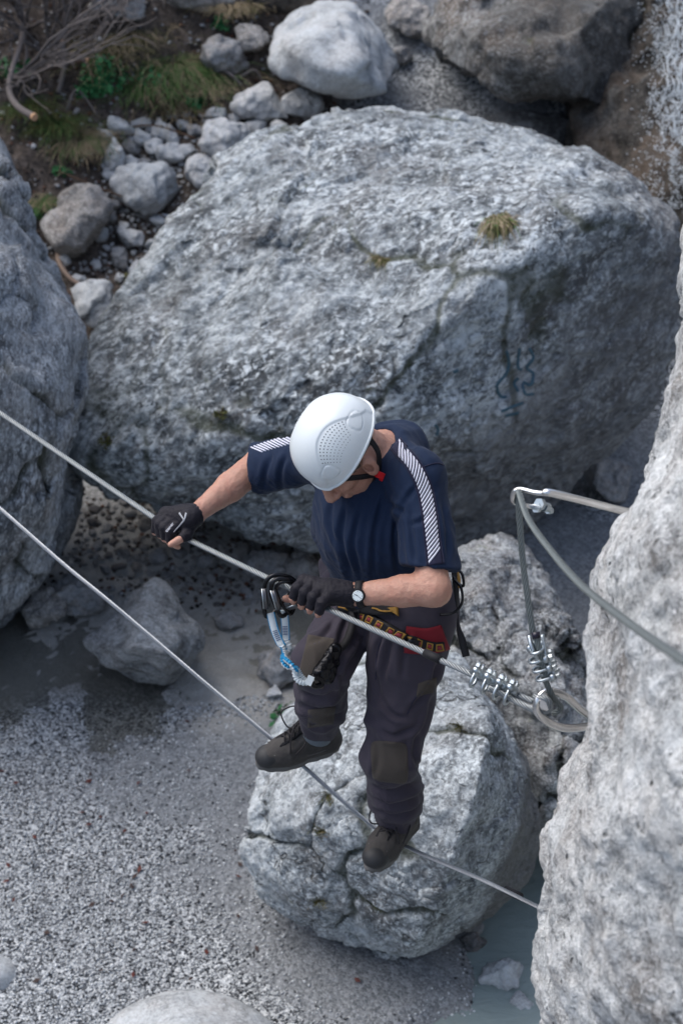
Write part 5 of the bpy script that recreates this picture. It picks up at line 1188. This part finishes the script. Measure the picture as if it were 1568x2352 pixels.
def leafy(base, n, rad, ls, mat, label, name='leafy_plant', seed=0, cat='plant', group=None, hgt=1.):
    rnd = np.random.RandomState(seed); root = empty(name, base, label, cat, group); V = []; F = []; st = MB()
    for i in range(n):
        d = rnd.normal(size=3); d /= np.linalg.norm(d); d[2] = abs(d[2])*hgt; c = base+d*rad*rnd.uniform(.4, 1.)
        if i % 5 == 0: st.add(*tube([base, base*.5+c*.5+np.array([0, 0, .01]), c], .0015, 4))
        a = nrm(rnd.normal(size=3)+np.array([0, 0, .2])); b = nrm(np.cross(a, d+.01)); s = ls*rnd.uniform(.6, 1.2); o = len(V)
        V += [c-a*s, c-b*s*.45+d*s*.15, c+a*s, c+b*s*.45+d*s*.15]; F += [(o, o+1, o+2), (o, o+2, o+3)]
    obj('leaves', V, F, mat, root, loc=base); st.build('stems', WOODB, root, loc=base); return root
def hitbig(tree, px, py): p, n = hit(tree, px, py); return p, n
bt = bvh(bigV, bigF); ft = bvh(fronV, fronF)
p, n = hit(bt, 1142, 510)
blades(p, 520, .15, .035, np.array([.25, -.5, 0]), (OLV, ST, GR), (.45, .4, .15), 'drooping olive and straw grass tuft on the face of the huge boulder', droop=1.3, seed=1)
p, n = hit(bt, 878, 600); blades(p, 150, .07, .03, -CF*.3, (OLV, ST), (.7, .3), 'short mossy tuft lower left of the drooping tuft on the huge boulder', droop=1., seed=2)
p, n = hit(bt, 512, 955); leafy(p, 60, .045, .014, OLV, 'small dark green plant rooted in the huge boulder left of the helmet', seed=3)
p, n = hit(bt, 245, 1018); leafy(p, 70, .05, .014, OLV, 'little green plant on the lower left tip of the huge boulder', seed=4)
for i, (px, py, lb) in enumerate(((755, 1825, 'mossy green cushion on the cracked boulder left of the front knee'), (738, 1910, 'brown green moss patch in the long crack of the cracked boulder'), (1055, 1668, 'dark olive moss cushion on the cracked boulder right of the knee'), (735, 2070, 'small bright moss patch near the lower edge of the cracked boulder'))):
    p, n = hit(ft, px, py)
    if p is not None: blades(p, 130, .022, .022, n*.6, (OLV, ST), (.8, .2), lb, name='moss_tuft', wd=.002, seed=20+i, up=n, droop=.2, cat='moss')
p = P(645, 1640, 8.25); leafy(gp(655, 1655), 50, .09, .022, LF, 'bright green plant peeping out behind the raised shoe', seed=6)
# bank vegetation, upper left
T_ = [(400, 160, 800, .42, .16, (GR, ST), (.68, .32), 'large green grass clump in the middle of the upper bank'), (330, 200, 420, .3, .12, (GR, ST), (.75, .25), 'green grass clump left of the large clump'),
      (470, 190, 420, .34, .12, (ST, GR), (.6, .4), 'straw coloured grass clump right of the large green clump'), (215, 120, 420, .34, .18, (OLV, ST), (.6, .4), 'olive brown grass hummock under the bare twigs'),
      (185, 330, 520, .34, .10, (ST, GR), (.72, .28), 'straw grass clump hanging beside the upright pale stone'), (130, 290, 300, .3, .08, (GR, OLV), (.5, .5), 'dark green grass clump left of the hanging straw clump'),
      (100, 470, 160, .2, .05, (GR, ST), (.6, .4), 'thin green tuft growing on the leaning brownish rock'), (400, 240, 300, .26, .14, (ST, OLV), (.8, .2), 'dry straw fringe at the lower edge of the grassy bank'), (530, 15, 240, .3, .08, (ST, OLV), (.9, .1), 'straw hanging from the ledge at the top edge'),
      (60, 250, 260, .28, .12, (OLV, GR), (.6, .4), 'olive grass patch near the sawn branch'), (290, 90, 260, .28, .15, (OLV, ST), (.5, .5), 'faded grass patch behind the green clumps')]
for i, (px, py, n_, L, sp_, ms, wt, lb) in enumerate(T_):
    blades(gp(px, py), int(n_*1.5), L*.62, sp_*1.1, (0, -.35, 0), ms, wt, lb, wd=.0032, seed=30+i, droop=.75)
for i, (px, py, n_, r, lb) in enumerate([(238, 190, 260, .17, 'leafy green herb left of the large grass clump'), (205, 215, 90, .10, 'low green herb at the foot of the leafy herb'), (448, 250, 90, .09, 'small green herb at the edge of the scree'), (350, 205, 120, .14, 'green herb growing inside the grass clumps'),
        (140, 400, 40, .07, 'tiny green herb below the straw clump'), (30, 170, 90, .12, 'green herb at the left edge of the bank'), (575, 18, 110, .12, 'yellow green sprig hanging from the top ledge'), (510, 60, 60, .08, 'thin green sprig under the top ledge'), (290, 648, 40, .05, 'yellow green moss cushion beside the two lobed stone'), (80, 500, 40, .06, 'small green herb beside the leaning rock')]):
    leafy(gp(px, py), n_, r, .028, OLV if 'yellow' in lb else LF, lb, seed=60+i)
def branch(pts, r0, r1, mat, label, cat='branch', cut=False, name='fallen_branch', group=None):
    c = spline([p for p in pts], 10); rr = np.linspace(r0, r1, len(c))
    if not cut: return tag(obj(name, *tube(c, rr, 8), mat), label, cat, group)
    root = empty(name, c[-1], label, cat, group); obj('bark', *tube(c, rr, 8), mat, root); t = nrm(c[-1]-c[-2]); obj('cut_end', *tube([c[-1]-t*.004, c[-1]+t*.012], [rr[-1]*1.06, rr[-1]*1.0], 10), CUTW, root, smooth=False); return root
def gpu(px, py, z): return gp(px, py)+np.array([0, 0, z])
branch([P(62, -20, 12.3), P(55, 50, 11.9), P(45, 110, 11.6), P(28, 160, 11.4), P(22, 210, 11.25), P(42, 245, 11.1), P(78, 268, 11.0)], .012, .021, WOOD, 'thick grey curved branch with a sawn orange end on the upper left', cut=True)
branch([gpu(135, 225, .03), gpu(150, 180, .08), gpu(147, 150, .16)], .014, .018, WOOD, 'upright sawn stick with a pale cut end beside the green herb', cut=True)
branch([gpu(100, 180, .05), gpu(150, 176, .08), gpu(202, 174, .1)], .010, .013, WOODB, 'thin level stick ending in an orange cut by the green herb', cut=True)
branch([gpu(60, 120, .1), gpu(66, 160, .1), gpu(56, 205, .08)], .008, .011, WOOD, 'short sawn twig hanging beside the grey curved branch', cut=True)
branch([gpu(135, 590, .02), gpu(140, 625, .06), gpu(165, 660, .06), gpu(205, 675, .03)], .016, .012, plain('pale_root', (.3, .22, .17), .9), 'pale curved root lying between the left cliff and the two lobed stone')
branch([gpu(305, 660, .02), gpu(270, 715, .04), gpu(240, 770, .04), gpu(205, 840, .03)], .022, .028, WOODB, 'brown stick lying along the lower left edge of the huge boulder')
branch([gpu(548, 190, .03), gpu(585, 185, .07), gpu(605, 200, .03)], .010, .006, WOOD, 'small bleached twig above the blocky white rock')
branch([gpu(130, 405, .04), gpu(250, 480, .12), gpu(330, 510, .12), gpu(390, 525, .06)], .006, .004, WOODB, 'long thin dark twig lying over the oval rock')
branch([gpu(290, 310, .05), gpu(360, 330, .12), gpu(450, 345, .08)], .006, .005, WOODB, 'thin dark twig across the upper scree stones')
branch([gpu(490, 170, .05), gpu(530, 195, .07), gpu(555, 210, .04)], .010, .012, WOOD, 'short dead stick at the right end of the bank')
branch([gpu(155, 265, .04), gpu(180, 235, .08), gpu(225, 280, .05)], .008, .006, WOOD, 'bent dead twig above the hanging straw clump')
def shrub(px, py, ht, n, label, seed, lean):
    rnd = random.Random(seed); base = gp(px, py); root = empty('bare_shrub', base, label, 'shrub', 'bare shrubs on the bank'); mb = MB(); tb = MB()
    def grow(p, d, L, r, depth, m):
        pts = [p]
        for _ in range(4):
            d = nrm(d+np.array([rnd.uniform(-.25, .25), rnd.uniform(-.25, .25), rnd.uniform(-.2, .2)])); pts.append(pts[-1]+d*L/4)
        m.add(*tube(np.array(pts), np.linspace(r, r*.6, 5), 5))
        if depth:
            for _ in range(3):
                q = pts[rnd.randint(1, 4)]; grow(q, d+np.array([rnd.uniform(-.9, .9), rnd.uniform(-.9, .9), rnd.uniform(-.5, .6)]), L*.66, r*.62, depth-1, tb)
    for i in range(n): grow(base, nrm(np.array([rnd.uniform(-.8, .8), rnd.uniform(-.7, .4), rnd.uniform(.4, 1)])+np.array(lean)), ht*rnd.uniform(.6, 1.1), .013, 3, mb)
    mb.build('stems', WOOD, root, loc=base); tb.build('twigs', WOOD, root, loc=base)
shrub(60, 70, .75, 7, 'tangled bare grey shrub in the top left corner', 3, (0, 0, 0))
shrub(10, 190, .6, 5, 'bare shrub at the left edge below the corner shrub', 4, (.3, 0, 0))
shrub(180, 30, .6, 6, 'bare thin shrub right of the corner shrub', 5, (.2, -.2, 0))
shrub(120, 130, .45, 4, 'small bare shrub between the hummock and the corner shrub', 6, (0, -.2, 0))
# faded blue paint marks on the huge boulder
BP = plain('faded_blue_paint', (.05, .10, .13), .85); gr = empty('graffiti', hit(bt, 1190, 860)[0], 'faded blue painted scrawl on the dark right face of the huge boulder', 'graffiti')
for st_ in ([(1163, 805), (1168, 835), (1160, 860), (1140, 885), (1148, 910), (1163, 912)], [(1192, 800), (1188, 840), (1196, 850)], [(1215, 800), (1224, 822), (1208, 845), (1224, 858), (1218, 885), (1200, 878), (1205, 905), (1225, 905)], [(1190, 868), (1180, 880), (1190, 900)], [(1150, 945), (1175, 935), (1200, 925)], [(1160, 955), (1190, 948)], [(998, 975), (1005, 985), (1002, 1000)], [(1040, 855), (1052, 850)]):
    V, F = drape(bt, band(st_, 6), 24, 2, .004, .003)
    if len(F): obj('paint_stroke', V, F, BP, gr)
# falling water on the wall, top right: many thin strands and spray
wt_ = bvh(walV, walF); fm = NT('falling_water_mat'); FM = fm.done((.6, .65, .68), .3, 0, .5); rnd = random.Random(9); mb = MB(); p0 = None
for k in range(420):
    x = rnd.gauss(1565, 30); y = rnd.uniform(-80, 330); 
    if x < 1490: continue
    pts = []
    for j in range(rnd.randint(3, 5)):
        q, n_ = hit(wt_, x, y, rnd.uniform(.01, .05))
        if q is None: break
        pts.append(q); x += rnd.uniform(-3, 3); y += rnd.uniform(7, 14)
    if len(pts) > 2:
        L_ = len(pts); mb.add(*tube(spline(pts, 3), np.interp(np.arange((L_-1)*3+1), [0, L_*1.5, L_*3], [.0005, rnd.uniform(.0008, .0035), .0005]), 5, sy=.5))
for k in range(3800):
    q, n_ = hit(wt_, rnd.gauss(1555, 36), rnd.uniform(-20, 470), rnd.uniform(.02, .1))
    if q is not None: s_ = rnd.uniform(.001, .0045); V_, F_ = ico(1); mb.add(V_*s_+q, F_)
tag(mb.build('falling_water', FM), 'thin white water falling down the dark wall at the top right', 'waterfall', kind='stuff')
